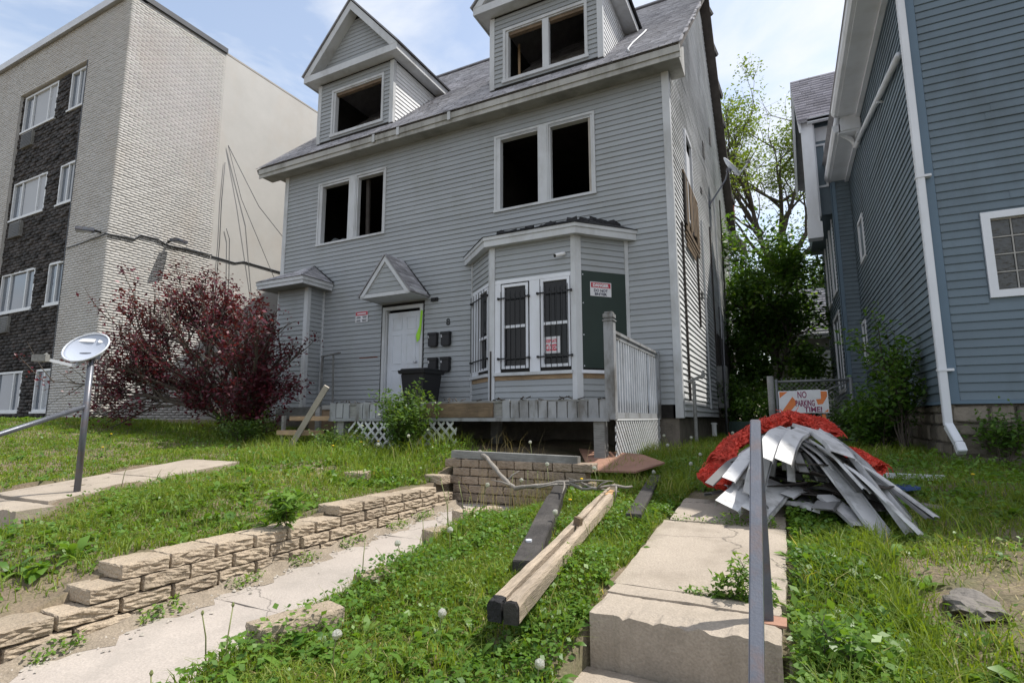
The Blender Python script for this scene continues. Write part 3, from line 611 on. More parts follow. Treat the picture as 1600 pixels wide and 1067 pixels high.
a, b = Vector(e0[1]), Vector(e0[2]); mid = (a+b)/2; hgt = Vector(ap)-Vector((ap[0], a.y, a.z))
Ltri = (b-a).length; pa = ap[0]-a.x
shingles('shingle_courses', a, b-a, hgt, 0, 7, m_shingle, r2, wu=.2, cut=lambda v: (pa*v/hgt.length, Ltri-(Ltri-pa)*v/hgt.length))
a = Vector(e0[2]); b = Vector(e0[3]); hg2 = Vector((ap[0], b.y, ap[2]))-Vector((b.x, b.y, b.z)); L3 = (b-a).length
shingles('shingle_courses', a, b-a, hg2, 0, 7, m_shingle, r2, wu=.2, cut=lambda v: (L3*v/hg2.length, L3))
mb = MB(); mb.tube([(ap[0]-.35, 9.25, 3.58), ap, (ex1+.04, 9.25, 3.19)], .02, 6); build('flashing', mb, m_tar, b2)

# ------------------------------------------------------------------ front door under its gabled hood
mb = MB(); frame_rect(FR, mb, -7.90, -6.81, .27, 2.44, .075, -.05, .028, False); FR.box(mb, -7.825, -7.79, .27, 2.365, -.1, .01); dfm = build('door_frame', mb, m_trim, gh)
mb = MB(); FR.box(mb, -7.78, -6.90, .27, 2.31, -.085, -.04)
for a0, a1 in ((-7.66, -7.40), (-7.28, -7.02)):
    for z0, z1 in ((.45, 1.05), (1.17, 1.82), (1.92, 2.20)): frame_rect(FR, mb, a0, a1, z0, z1, .022, -.04, -.031)
FR.box(mb, -7.44, -7.24, .62, .635, -.039, -.028)
dr = build('door', mb, m_door, gh)
mb = MB(); mb.tube([FR.pt(-7.0, 1.2, -.04), FR.pt(-7.0, 1.2, .01), FR.pt(-7.0, 1.2, .03)], [.02, .03, .028], 10); build('door_knob', mb, m_lightmetal, dr, smooth=True)
mb = MB(); mb.add([FR.pt(-6.86, 2.3, .03), FR.pt(-6.80, 2.28, .035), FR.pt(-6.83, 1.85, .05), FR.pt(-6.87, 1.66, .04), FR.pt(-6.93, 1.60, .05), FR.pt(-6.95, 1.75, .06), FR.pt(-6.88, 1.95, .04), FR.pt(-6.86, 2.3, .024), FR.pt(-6.80, 2.28, .029), FR.pt(-6.83, 1.85, .044), FR.pt(-6.87, 1.66, .034), FR.pt(-6.93, 1.60, .044), FR.pt(-6.95, 1.75, .054), FR.pt(-6.88, 1.95, .034)], [(0,6,2,1), (6,5,3,2), (5,4,3), (7,8,9,13), (13,9,10,12), (12,10,11), (0,1,8,7), (1,2,9,8), (2,3,10,9), (3,4,11,10), (4,5,12,11), (5,6,13,12), (6,0,7,13)])
setp(build('caution_tape', mb, m_lime), label='strip of lime green tape hanging from the white front door frame', category='tape')
hd = bpy.data.objects.new('door_hood', None); COL.objects.link(hd); hd.parent = gh; hd.location = -gh.location
hx0, hx1, hxm, hy, hz, hap = -8.0, -6.69, -7.35, 8.65, 2.53, 3.36
HF = Pl((0, hy+.03), (1, 0)); hs = (hap-hz)/((hx1-hx0)/2)
mb = MB(); HF.poly(mb, [(hx0+.05, hz+.08), (hx1-.05, hz+.08), (hxm, hap-.08)], -.05, 0); mb.box(hx0+.02, hx1-.02, hy+.03, HY0-.02, hz, hz+.03); build('hood_soffit', mb, m_trim, hd)
siding(HF, hd, hz+.09, hap-.16, lambda z: (hx0+.10+(z-hz)/hs, hx1-.10-(z-hz)/hs), m_side, lip=.015)
mb = MB(); mb.box(hx0, hx1, hy, hy+.028, hz, hz+.075); mb.box(hx1-.028, hx1, hy+.029, 9.28, hz, hz+.14); mb.box(hx0, hx0+.028, hy+.029, 9.28, hz, hz+.14); build('fascia', mb, m_trim, hd)
for s, xe in ((1, hx0), (-1, hx1)):
    mb = MB(); mb.prism([(xe, hy-.012, hz+.03), (hxm, hy-.012, hap+.03), (hxm, hy-.012, hap-.09), (xe+s*.10, hy-.012, hz+.03)], (0, .04, 0)); build('rake_board', mb, m_trim, hd)
    mb = MB(); p = [Vector((xe-s*.03, hy-.03, hz+.02)), Vector((hxm, hy-.03, hap+.05)), Vector((hxm, 9.29, hap+.05)), Vector((xe-s*.03, 9.29, hz+.02))]; nn = Vector((-s*hs, 0, 1)).normalized()*.025
    mb.hexa([*p, *[q+nn for q in p]] if s > 0 else [p[0], p[3], p[2], p[1], *[q+nn for q in (p[0], p[3], p[2], p[1])]]); hr = build('roof_plane', mb, m_shingle, hd)
    if s < 0: shingles('shingle_courses', p[0]+nn, p[3]-p[0], p[1]-p[0], 0, 8, m_shingle, hr, wu=.22, jag=.01)
mb = MB(); mb.tube([(hxm, 9.27, hap+.07), (hx1+.05, 9.27, hz+.06)], .025, 6); build('flashing', mb, m_tar, hd)
# torn siding and fittings by the door
mb = MB(); FR.poly(mb, [(-8.55, 1.34), (-8.02, 1.33), (-8.02, 1.40), (-8.2, 1.395), (-8.4, 1.41), (-8.55, 1.40)], .0, .008); build('exposed_brick_patch', mb, mat('exposed_red_sheathing', (.16, .06, .035), .9, .5, 20, bump=.5), gh)
mb = MB(); FR.box(mb, -6.59, -6.42, 2.455, 2.53, .015, .05); FR.box(mb, -6.52, -6.46, 2.47, 2.51, .051, .07); build('light_box', mb, m_blackiron, gh)
# ------------------------------------------------------------------ porch deck
dk = thing('porch_deck', 'grey wooden porch deck with ragged skirt boards on posts along the house front', 'porch', (-4.3, 7.8, -.5))
DX0, DX1, DY0, DZ = -6.55, -1.94, 6.48, .24
for k in range(19):
    y = DY0+.02+k*.148
    mb = MB(); mb.box((-9.6 if y > 8.0 else DX0+.1)+rnd.uniform(-.02, .02), DX1-.03+rnd.uniform(-.02, .02), y, min(y+.14, 9.28), DZ-.035, DZ+rnd.uniform(-.004, .004)); build('deck_board', mb, m_greywood, dk)
mb = MB(); mb.box(DX0+.02, DX1-.02, DY0+.03, DY0+.07, -.03, DZ-.04); build('rim_beam', mb, m_greywood, dk)
x = DX0; k = 0
while x < DX1-.05:
    w = rnd.uniform(.125, .150)
    gone = -4.72 < x < -3.55 or (k in (3,))
    if not gone:
        mb = MB(); zt = DZ-.01+rnd.uniform(-.02, .02); zb = -.0+rnd.uniform(-.02, .015)
        FRD = Pl((0, DY0+.029), (1, 0)); FRD.poly(mb, [(x, zb), (x+w-.012, zb+rnd.uniform(-.01, .01)), (x+w-.012-rnd.uniform(0, .012), zt), (x+rnd.uniform(0, .01), zt+rnd.uniform(-.01, .01))], 0, .02); build('skirt_board', mb, m_deckpaint, dk)
    x += w; k += 1
mb = MB(); mb.box(-4.70, -3.56, DY0-.005, DY0+.025, .015, DZ-.03); build('exposed_joist', mb, m_brownwood, dk)
mb = MB(); mb.box(-9.6, DX0, 8.0, 8.04, -.03, DZ-.04); build('rim_beam', mb, m_greywood, dk)
mb = MB(); mb.box(DX0, DX1, DY0-.008, DY0+.03, -.04, .005); build('skirt_rail', mb, m_deckpaint, dk)
V = MB()
for k in range(46):
    x = rnd.uniform(DX0, DX1); V.obox((x, DY0+rnd.uniform(-.03, .06), DZ+rnd.uniform(-.01, .02)), (x+rnd.uniform(-.09, .09), DY0+rnd.uniform(-.06, .1), DZ+rnd.uniform(0, .045)), .015, .012)
build('splinters', V, m_charwood, dk, kind='stuff')
for x, y in ((DX1-.14, DY0+.1), (DX0+.2, DY0+.12), (-4.2, DY0+1.3), (-6.2, 7.3), (DX1-.1, 9.1)):
    mb = MB(); mb.box(x-.07, x+.07, y-.07, y+.07, -.85, -.03); build('support_post', mb, m_greywood, dk)
# end railing seen along the house side
px, rz0, rz1 = DX1+.03, .10, 1.06
mb = MB(); mb.box(px-.075, px+.05, DY0+.0, DY0+.125, -.02, 1.20); mb.box(px-.085, px+.06, DY0-.01, DY0+.135, 1.20, 1.225); mb.box(px-.08, px+.055, DY0-.005, DY0+.13, 1.245, 1.30); mb.box(px-.07, px+.045, DY0+.005, DY0+.12, 1.226, 1.244); mb.box(px-.065, px+.04, DY0+.01, DY0+.115, 1.301, 1.325)
build('rail_post', mb, m_deckpaint, dk, bevel=.006)
mb = MB(); mb.box(px-.04, px+.04, 9.18, 9.27, -.02, 1.12); build('rail_post', mb, m_deckpaint, dk)
mb = MB(); mb.box(px-.05, px+.035, DY0+.126, 9.17, 1.06, 1.10); mb.box(px-.02, px+.02, DY0+.126, 9.17, 1.0, 1.059); build('handrail', mb, m_deckpaint, dk)
mb = MB(); mb.box(px-.02, px+.02, DY0+.126, 9.17, .0, .07); build('bottom_rail', mb, m_deckpaint, dk)
m_bal = mat('bright_worn_baluster', (.42, .44, .47), .5, .12, 5, orand=.1, dirt=((.2, .2, .2), 5, .5, (1, 1, .3)))
for k in range(20):
    y = DY0+.21+k*.126
    if k == 14: continue
    mb = MB(); mb.box(px-.017, px+.017, y, y+.034, .071, .999); build('baluster', mb, m_bal, dk)
# lattice skirts
def lattice(label, P, a0, a1, zb, zt, m, pitch=.115, clip=None, par=None):
    r = math.sqrt(2)
    for s in (1, -1):
        c = (a0-(zt-zb)) if s > 0 else a0
        while c < (a1 if s > 0 else a1+(zt-zb)):
            # line a = c + s*(z-zb)
            pts = []
            for z in (zb, zt):
                pts.append((c+s*(z-zb), z))
            (p0, q0), (p1, q1) = pts
            if p0 > p1: p0, q0, p1, q1 = p1, q1, p0, q0
            lo, hi = max(p0, a0), min(p1, a1)
            if clip: lo, hi = clip(s, c, lo, hi, lambda a: q0+(a-p0)*(q1-q0)/(p1-p0))
            if hi-lo > .04:
                f = lambda a: q0+(a-p0)*(q1-q0)/(p1-p0); w = .017*r; o = .012 if s > 0 else .024
                mb = MB(); P.poly(mb, [(lo, f(lo)-w), (hi, f(hi)-w), (hi, f(hi)+w), (lo, f(lo)+w)], o-.010, o); build('lattice_slat', mb, m, par)
            c += pitch
m_latt = mat('white_lattice', (.60, .61, .62), .5, .06, 4, orand=.06, dirt=((.35, .34, .31), 4, .4, (1, 1, 1)))
ls = thing('lattice_panel', 'bright white diamond lattice under the porch railing at the deck end', 'lattice', (px, 7.9, -.6))
PS = Pl((px+.0, 0), (0, 1)); lattice('', PS, DY0+.13, 9.2, -.60, -.03, m_latt, par=ls)
mb = MB(); PS.box(mb, DY0+.13, 9.2, -.03, -.005, .0, .03); build('top_strip', mb, m_latt, ls)
l2 = thing('lattice_panel', 'broken white lattice panel under the deck behind the leafy shrub', 'lattice', (-5.3, 6.4, -.5))
PF2 = Pl((0, DY0+.03), (1, 0))
lattice('', PF2, -6.15, -4.15, -.46, -.05, m_latt, pitch=.15, par=l2, clip=lambda s, c, lo, hi, f: ((max(lo, -6.15+(0 if f(lo) < -.3 else .0)), hi) if s > 0 else (lo if lo > -6.05 else -5.9, hi)))
# beam lying on the cross wall, cross wall blocks
cwall = thing('cross_wall', 'low tan block wall across the end of the sunken path below the deck', 'wall', (-2.8, 5.5, -1.0))
def block(mb_parent, x0, x1, y0, y1, z0, z1, m, rough=.012, axis='x', name='block', rot=0):
    """one split-faced block: front face chipped and uneven"""
    n = 5; v = []; f = []
    # grid on the faces: rough face toward +x (axis x) or -y (axis y)
    bm = bmesh.new(); bmesh.ops.create_cube(bm, size=1)
    bmesh.ops.scale(bm, vec=(x1-x0, y1-y0, z1-z0), verts=bm.verts)
    bmesh.ops.subdivide_edges(bm, edges=bm.edges, cuts=6, use_grid_fill=True)
    hx, hy, hz = (x1-x0)/2, (y1-y0)/2, (z1-z0)/2
    for q in bm.verts:
        c = q.co; top = c.z > hz*.99
        front = (c.x > hx*.99) if axis == 'x' else (c.y < -hy*.99)
        ex = abs(c.x) > hx*.99; ey = abs(c.y) > hy*.99; ez = abs(c.z) > hz*.99
        k = ex+ey+ez
        if front:
            d = rnd.uniform(-rough, rough*.5)*(.35 if k >= 2 else 1)-(rough*.25 if ez else 0)
            if axis == 'x': c.x += d
            else: c.y -= d
        if k >= 2:
            c.x *= 1-.003/hx*(1+rnd.random()); c.y *= 1-.003/hy*(1+rnd.random()); c.z *= 1-.002/hz*(1+rnd.random())
        c += Vector((rnd.uniform(-1, 1), rnd.uniform(-1, 1), rnd.uniform(-1, 1)))*.0022
    me = bpy.data.meshes.new(name); bm.to_mesh(me); bm.free()
    o = link(name, me, m, mb_parent, ((x0+x1)/2, (y0+y1)/2, (z0+z1)/2))
    o.rotation_euler.z = rot
    if mb_parent is not None: o.location = Vector(o.location)-world_loc(mb_parent)
    return o
for j in range(7):
    z0 = -1.12+j*.094; x = -3.62+(.115 if j % 2 else 0)
    while x < -1.95:
        w = rnd.uniform(.215, .24)
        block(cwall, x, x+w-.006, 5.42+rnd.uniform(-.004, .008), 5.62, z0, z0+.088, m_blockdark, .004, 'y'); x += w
mb = MB(); mb.obox((-3.55, 5.50, -.415), (-1.98, 5.49, -.44), .10, .085)
setp(build('timber_beam', mb, m_greywood, bevel=.004), label='long weathered grey timber lying along the top of the block wall', category='beam')
# block retaining wall along the path
rw = thing('retaining_wall', 'tan split face block retaining wall stepping up along the sunken path', 'wall', (-3.45, 3.3, -1.1))
rows = [(-1.165, .0, 5.38, .10), (-1.076, .12, 5.36, .0), (-.988, .95, 5.34, .15), (-.900, 1.86, 5.32, .0), (-.812, 3.55, 5.0, .1)]
tops = {}
for j, (z0, ya, yb, off) in enumerate(rows):
    y = ya-off*(j in (0, 1)); xb = PXL-.008-.014*j; k = 0
    if j == 2: ya2 = 1.70; y = 1.70
    while y < yb-.1:
        w = rnd.uniform(.272, .305); e = min(y+w-.007, yb); jx = rnd.uniform(-.012, .012)
        block(rw, xb-.255+jx, xb+jx, y+.004, e-.004, z0+rnd.uniform(-.003, .003), z0+.083, m_block, .013, 'x', rot=rnd.uniform(-.02, .02)); y += w
# loose blocks and curb stones along the other side
def loose(label, x, y, z, w, d, h, rot, tilt=0, m=None, grp=None):
    o = block(None, x-w/2, x+w/2, y-d/2, y+d/2, z, z+h, m or m_block, .006, 'y', name='wall_block'); o.rotation_euler = (tilt, tilt*.4, rot)
    return setp(o, label=label, category='block', group=grp)
loose('tan curb block with a dark end face beside the path, nearest the camera', -2.16, 1.99, -1.05, .17, .42, .125, -.28, m=m_block, grp='curb blocks along the path')
loose('small tan block sunk in weeds, halfway along the path edge', -2.28, 2.72, -1.04, .17, .26, .12, -.1, grp='curb blocks along the path')
loose('tan curb block half hidden by dandelion stalks near the path end', -2.50, 3.75, -.98, .17, .32, .12, -.35, grp='curb blocks along the path')
loose('pale curb block at the far end of the path under the branch', -2.60, 4.45, -.93, .16, .46, .11, -.5, grp='curb blocks along the path')
loose('flat grey paving block lying alone on the bare bank', -4.30, 4.72, -.67, .26, .20, .09, .5, .05)
loose('tan block overhanging the corner of retaining wall and cross wall', -3.62, 5.28, -.735, .26, .17, .10, -.15)
loose('pale stone chip in the grass below the shrub', -5.05, 5.35, -.57, .20, .15, .05, .9)

# ------------------------------------------------------------------ broken wooden steps at the left of the deck
ws = thing('wooden_steps', 'broken wooden steps with split treads leaning at the left end of the deck', 'steps', (-7.1, 6.6, -.55))
for x0, x1, y, z in ((-7.52, -6.72, 6.30, -.19), (-7.56, -6.55, 6.58, .04), (-7.2, -6.5, 6.95, .23)):
    mb = MB(); mb.box(x0, x1, y, y+.26, z-.075, z); build('tread', mb, m_rawwood if z < .1 else m_greywood, ws, bevel=.004)
mb = MB(); mb.obox((-7.15, 6.16, -.62), (-6.42, 6.28, .50), .085, .05, up=(-.5, 1, .2)); build('stringer', mb, m_pale, ws)
mb = MB(); mb.obox((-7.5, 6.42, -.55), (-7.5, 6.42, .05), .05, .05); build('post', mb, m_greywood, ws)
mb = MB(); mb.obox((-6.6, 6.75, -.55), (-6.6, 6.75, .2), .10, .10); build('post', mb, m_greywood, ws)
mb = MB(); mb.obox((-7.3, 7.0, -.55), (-7.3, 7.0, .2), .10, .10); build('post', mb, m_greywood, ws)
mb = MB(); mb.box(-7.55, -6.5, 7.0, 7.04, -.2, .15); build('riser_board', mb, m_brownwood, ws)
mb = MB(); mb.obox((-7.75, 6.0, -.52), (-7.45, 6.15, -.5), .16, .12); mb.obox((-7.62, 6.0, -.45), (-7.2, 6.25, -.52), .05, .05)
setp(build('wood_scrap', mb, m_rawwood), label='charred wood scrap on the ground left of the broken steps', category='scrap')
mb = MB(); mb.obox((-7.0, 9.16, .26), (-7.0, 9.16, 1.0), .05, .05); mb.obox((-6.4, 9.1, .9), (-7.0, 9.16, 1.0), .04, .04)
mb = MB(); mb.obox((-9.55, 9.14, 1.42), (-8.85, 9.0, 1.46), .05, .03); mb.obox((-9.50, 9.12, .26), (-9.50, 9.12, 1.42), .04, .04); mb.obox((-9.05, 9.05, .26), (-9.1, 9.05, 1.42), .035, .035)
setp(build('rail_remnant', mb, m_greywood), label='leftover thin wooden railing against the siding beside small bay', category='railing')

# ------------------------------------------------------------------ cream brick apartment block
ap_ = thing('apartment_block', 'cream painted brick apartment block with dark stone window strips', 'building', (-20, 15, 0))
AX, AY, AYB, ATOP = -15.35, 7.28, 10.08, 11.62
REC = [(-21.35, -17.40), (-27.2, -23.0)]
AF = Pl((0, AY), (1, 0)); AS = Pl((AX, 0), (0, 1))
fl = [(9.0, 10.22), (6.08, 7.30), (3.14, 4.36), (.2, 1.35)]
mb = MB()
for x0, x1 in ((-23.0, -21.35), (-17.40, AX-.09), (-40, -27.2)): mb.box(x0, x1, AY+.012, AY+.4, -1, ATOP)
for x0, x1 in REC: mb.box(x0, x1, AY+.012, AY+.4, 10.28, ATOP)
mb.box(-40, AX-.012, AY+.4, 30, -1, ATOP-.02); mb.box(AX-.35, AX-.012, AY+.4, AYB, -1, ATOP)
build('wall', mb, m_cream, ap_)
# every brick laid as its own block, gathered per wall as they are under ten pixels
def bricks(name, P, a0, a1, z0, z1, m, bw=.215, bh=.0700, j=.010, prot=.006, holes=(), back=-.012, jv=.005):
    V = []; F = []; A = []; r = 0; z = z0
    nc = int((z1-z0)/bh)
    for r in range(nc):
        z = z0+r*bh; a = a0-(bw/2 if r % 2 else 0)
        wav = 0
        while a < a1:
            s, e = max(a, a0), min(a+bw-jv, a1)
            for h in holes:
                if h[2]-.04 < z+bh/2 < h[3]+.02:
                    if s < h[0] < e: e = h[0]
                    elif s < h[1] < e: s = h[1]
                    elif h[0] <= s and e <= h[1]: e = s
            if e-s > .02:
                o = rnd.uniform(.3, 1)*prot; t = rnd.uniform(-prot, prot)*.35; zz = z+rnd.uniform(-.003, .003); t2 = rnd.uniform(0, .006)
                b = len(V); p = P.pt
                V += [p(s, zz+t2, o), p(e, zz+rnd.uniform(0, .006), o+t), p(e, zz+bh-j, o+t-.003), p(s, zz+bh-j, o-.003), p(s, zz, back), p(e, zz, back), p(e, zz+bh-j, back), p(s, zz+bh-j, back)]
                F += [(b, b+1, b+2, b+3), (b+4, b+5, b+1, b), (b+3, b+2, b+6, b+7), (b+1, b+5, b+6, b+2), (b+4, b, b+3, b+7)]
                A += [rnd.random()]*8
            a += bw
    return bulk(name, [tuple(v) for v in V], F, m, ap_, attr=A, kind='stuff')
bricks('brick_courses', AS, AY+.0, AYB, -.6, ATOP, m_cream, prot=.006, j=.012, back=-.004)
bricks('brick_courses', AF, -17.40, AX, -.6, ATOP, m_cream, prot=.005, back=-.005)
bricks('brick_courses', AF, -23.0, -21.35, 1.0, ATOP, m_cream, prot=.005, back=-.005)
bricks('brick_courses', AF, -21.35, -17.40, 10.28, ATOP, m_cream, prot=.007)
bricks('brick_courses', AF, -27.2, -23.0, 10.28, ATOP, m_cream, prot=.007)
AFR = Pl((0, AY+.10), (1, 0))
hol = []
for z0, z1 in fl: hol += [(-21.22, -19.15, z0, z1), (-18.40, -17.48, z0, z1), (-27, -24.9, z0, z1), (-24.1, -23.1, z0, z1)]
bricks('dark_stone_courses', AFR, -21.35, -17.40, -.6, 10.28, m_darkbrick, bw=.30, bh=.095, j=.012, prot=.045, holes=hol, back=-.05)
bricks('dark_stone_courses', AFR, -27.2, -23.0, 3, 10.28, m_darkbrick, bw=.30, bh=.095, j=.012, prot=.045, holes=hol, back=-.05)
mb = MB(); mb.box(-27.2, -17.41, AY+.16, AY+.39, -.6, 10.27); build('recess_back', mb, m_darkbrick, ap_)
for (x0, x1) in REC:
    mb = MB(); mb.box(x1-.001, x1+.03, AY-.012, AY+.2, -.5, 10.28); build('recess_edge', mb, m_coping, ap_)
m_pane = mat('apartment_glass', (.10, .12, .15), .04, .1, 2, spec=.9)
m_blind = mat('window_blind', (.40, .42, .45), .6, .05, 5, stretch=(14, 14, .2))
def apt_win(x0, x1, z0, z1, n, blind):
    P = Pl((0, AY+.13), (1, 0)); mb = MB(); frame_rect(P, mb, x0, x1, z0, z1, .06, -.02, .05)
    for k in range(1, n): a = x0+(x1-x0)*(k/n if n == 2 else (.27 if k == 1 else .75)); P.box(mb, a-.025, a+.025, z0+.06, z1-.06, -.02, .04)
    P.box(mb, x0-.03, x1+.03, z0-.05, z0, .0, .09)
    w = build('window', mb, m_alum, ap_)
    mb = MB(); P.box(mb, x0+.06, x1-.06, z0+.06, z1-.06, -.018, -.008); build('pane', mb, m_pane, w)
    if blind:
        mb = MB(); P.box(mb, x0+.06+(x1-x0)*blind, x1-.07, z0+.06, z1-.06, -.007, -.003); build('blind', mb, m_blind, w)
for i, (z0, z1) in enumerate(fl):
    for dx, xa in ((0, -21.22), (-5.85, -21.22)):
        apt_win(xa+dx, xa+2.07+dx, z0, z1, 3, (.28, .28, 0, 0)[i]); apt_win(-18.40+dx, -17.48+dx, z0, z1, 2, (.55, .55, 0, .3)[i])
        mb = MB(); mb.box(-20.95+dx, -20.25+dx, AY+.0, AY+.13, z0-.62, z0-.14)
        ac = build('air_conditioner_sleeve', mb, m_greywood, ap_)
        mb = MB()
        for q in range(9): mb.box(-20.92+dx, -20.28+dx, AY-.012, AY-.001, z0-.60+q*.05, z0-.575+q*.05)
        build('grille_slats', mb, m_coping, ac)
mb = MB(); mb.box(-40, AX+.05, AY-.10, AY+.3, ATOP, ATOP+.14); mb.box(-40, AX-.3, AY-.12, AY-.101, ATOP-.06, ATOP+.16); build('roof_edge_trim', mb, m_lightmetal, ap_)
mb = MB(); mb.box(AX-.28, AX+.055, AY-.05, AYB+.02, ATOP+.0, ATOP+.16); build('parapet_coping', mb, m_coping, ap_)
# block wall behind the brick corner
AB = Pl((AX-.03, 0), (0, 1))
mb = MB(); mb.box(AX-.4, AX-.042, AYB, 30, -1, ATOP-.02); build('rear_wall', mb, m_creamblock, ap_)
V = []; F = []; A = []
for r in range(60):
    z = -.4+r*.2; 
    if z+.2 > ATOP+.02: break
    a = AYB+(.2 if r % 2 else 0)-.2
    while a < 22:
        s, e = max(a, AYB), a+.390
        b = len(V); p = AB.pt; o = rnd.uniform(-.0015, .0015)
        V += [p(s, z, o), p(e, z, o), p(e, z+.190, o), p(s, z+.190, o), p(s, z, -.012), p(e, z, -.012), p(e, z+.190, -.012), p(s, z+.190, -.012)]
        F += [(b, b+1, b+2, b+3), (b+4, b+5, b+1, b), (b+3, b+2, b+6, b+7), (b+1, b+5, b+6, b+2), (b+4, b, b+3, b+7)]; A += [rnd.random()]*8; a += .4
bulk('block_courses', [tuple(v) for v in V], F, m_creamblock, ap_, attr=A, kind='stuff')
mb = MB(); mb.box(AX-.4, AX-.01, AYB+.02, 30, ATOP-.001, ATOP+.06); build('parapet_coping', mb, m_creamblock, ap_)
for y0, y1, z in ((10.2, 11.9, 10.2), (12.2, 13.4, 10.2), (12.0, 12.8, 10.62)):
    mb = MB(); AB.box(mb, y0, y1, z, z+.02, .0, .004); build('open_joint', mb, m_coping, ap_)
# conduit, flood lights, cables on the flank
mb = MB(); mb.tube([(AX+.03, y, z) for y, z in ((7.2, 4.71), (7.9, 4.77), (8.05, 4.93), (8.5, 4.95), (8.75, 4.86), (10.1, 4.93))], .022, 6); mb.tube([(AX+.0, y, z) for y, z in ((10.12, 4.90), (10.9, 4.90), (11.2, 5.02), (16, 5.02))], .028, 6); mb.tube([(AX+.03, 7.22, 4.71), (AX-.3, AY-.02, 4.70), (-17.3, AY-.02, 4.62)], .014, 5)
build('conduit', mb, m_coping, ap_, smooth=True)
def flood(label, loc, d):
    t = thing('flood_light', label, 'light', loc); lx, ly, lz = loc; d = Vector(d).normalized(); s = d.cross(Vector((0, 0, 1))).normalized()
    mb = MB(); mb.tube([(lx, ly, lz), Vector(loc)+d*.14+Vector((0,0,.02))], .03, 8); build('bracket', mb, m_blackiron, t)
    a = Vector(loc)+d*.14; mb = MB(); q = [a-s*.10-Vector((0,0,.02)), a+s*.10-Vector((0,0,.02)), a+s*.17+d*.38-Vector((0,0,.06)), a-s*.17+d*.38-Vector((0,0,.06))]
    mb.hexa([*q, *[p+Vector((0,0,.09)) for p in q]]); build('lamp_head', mb, m_steel, t, bevel=.012)
    mb = MB(); q2 = [p-Vector((0,0,.004))+d*.02 for p in q]; c = sum(q2, Vector())/4; q2 = [c+(p-c)*.8 for p in q2]; mb.hexa([*[p-Vector((0,0,.006)) for p in q2], *q2]); build('lens', mb, m_lightmetal, t)
flood('grey flood light on the front corner of the brick building', (-15.62, AY-.02, 4.80), (-.55, -1, 0))
flood('grey flood light on the brick flank above the purple tree', (AX+.03, 8.78, 4.95), (1, .25, 0))
mb = MB(); mb.tube([(AX+.04, 10.35, 8.6), (AX+.3, 11.4, 6.9), (AX+1.2, 12.7, 5.05), (-11.6, 13.5, 4.2)], .012, 5); mb.tube([(AX+.04, 10.35, 8.6), (AX+.1, 10.9, 7.0), (AX+.5, 12.0, 4.6), (-13, 13.0, 3.0)], .010, 5)
mb.tube([(AX+.03, 10.3, 8.0), (AX+.03, 10.28, 6.7), (AX+.03, 10.32, 5.4), (AX+.04, 10.3, 3.2)], .012, 5); mb.tube([(AX+.04, 10.5+.0, 5.9), (AX+.05, 10.62, 5.6), (AX+.05, 10.7, 4.4), (AX+.05, 10.72, 3.0)], .012, 5)
mb.tube([(AX+.06+.02*math.sin(t*3), 10.75+.24*math.cos(t), 3.3+.24*math.sin(t)) for t in np.linspace(0, 12.5, 40)], .014, 5)
setp(build('drooping_cables', mb, m_coping, smooth=True), label='thin drooping cables and a coil on the pale block wall', category='cables')
mb = MB(); mb.tube([(AX+.05, 7.42, 1.9), (AX+.05, 7.42, .4)], .02, 6); mb.tube([(AX+.05, 7.55, 1.6), (AX+.05, 7.55, .35)], .02, 6); mb.tube([(AX+.10+.0, 7.6+.16*math.cos(t), .25+.16*math.sin(t)) for t in np.linspace(0, 6.3, 18)], .03, 6)
setp(build('gas_pipe', mb, m_greywood, smooth=True), label='grey gas riser and coiled hose at the foot of the brick corner', category='pipe')

# ------------------------------------------------------------------ blue house on the right
bh = thing('blue_house', 'slate blue lap sided house with white downspout and gutters', 'house', (5, 13, -.5))
QX, QY, QB = 1.74, 8.20, 14.9
QF = Pl((0, QY), (1, 0)); QS = Pl((QX, 0), (0, -1)); QBF = Pl((0, QB), (1, 0)); QBS = Pl((1.35, 0), (0, -1))
wq = (2.32, 3.35, 1.47, 2.39); ws1 = (-14.0, -13.35, 3.45, 4.30); ws2 = (-14.9+.05, -14.35, 1.25, 2.15)
mb = MB(); QF.wall(mb, QX, 9, .18, 6.2, [wq], .15); QF.poly(mb, [(QX, 6.2), (9, 6.2), (9, 10.5), (5.4, 10.5)], -.15, 0)
QS.box(mb, -20, -QY-.15, .18, 6.3, -.15, 0); mb.box(1.355, QX-.001, QB+.005, 19.5, .18, 6.3); mb.box(QX+.3, 9, QY+.4, 20, .2, 6.2); build('wall', mb, m_blue, bh)
siding(QF, bh, .20, 7.2, lambda z: (QX+.12+max(0, z-6.2)*.98, 6.2), m_blue, [(wq[0]-.08, wq[1]+.08, wq[2]-.08, wq[3]+.08)], lip=.018)
siding(QS, bh, .20, 6.12, lambda z: (-QB, -QY-.10), m_blue, [(ws1[0]-.05, ws1[1]+.05, ws1[2]-.05, ws1[3]+.05), (ws2[0]-.05, ws2[1]+.05, ws2[2]-.05, ws2[3]+.05)], lip=.020)
siding(QBF, bh, .20, 5.75, lambda z: (1.43, QX-.02), m_blue, lip=.018)
wb = [(-17.2, -15.6, .7, 2.6), (-16.4, -15.5, 3.2, 5.4), (-18.2, -17.2, 3.2, 5.4)]
siding(QBS, bh, .20, 5.75, lambda z: (-19.5, -QB-.08), m_blue, [(a-.05, b+.05, c-.05, d+.05) for a, b, c, d in wb], lip=.02)
mb = MB(); mb.box(QX-.0, QX+.115, QY-.024, QY, .19, 6.1); mb.box(QX-.024, QX, QY-.024, QY+.10, .19, 6.1); build('corner_board', mb, m_bluetrim, bh)
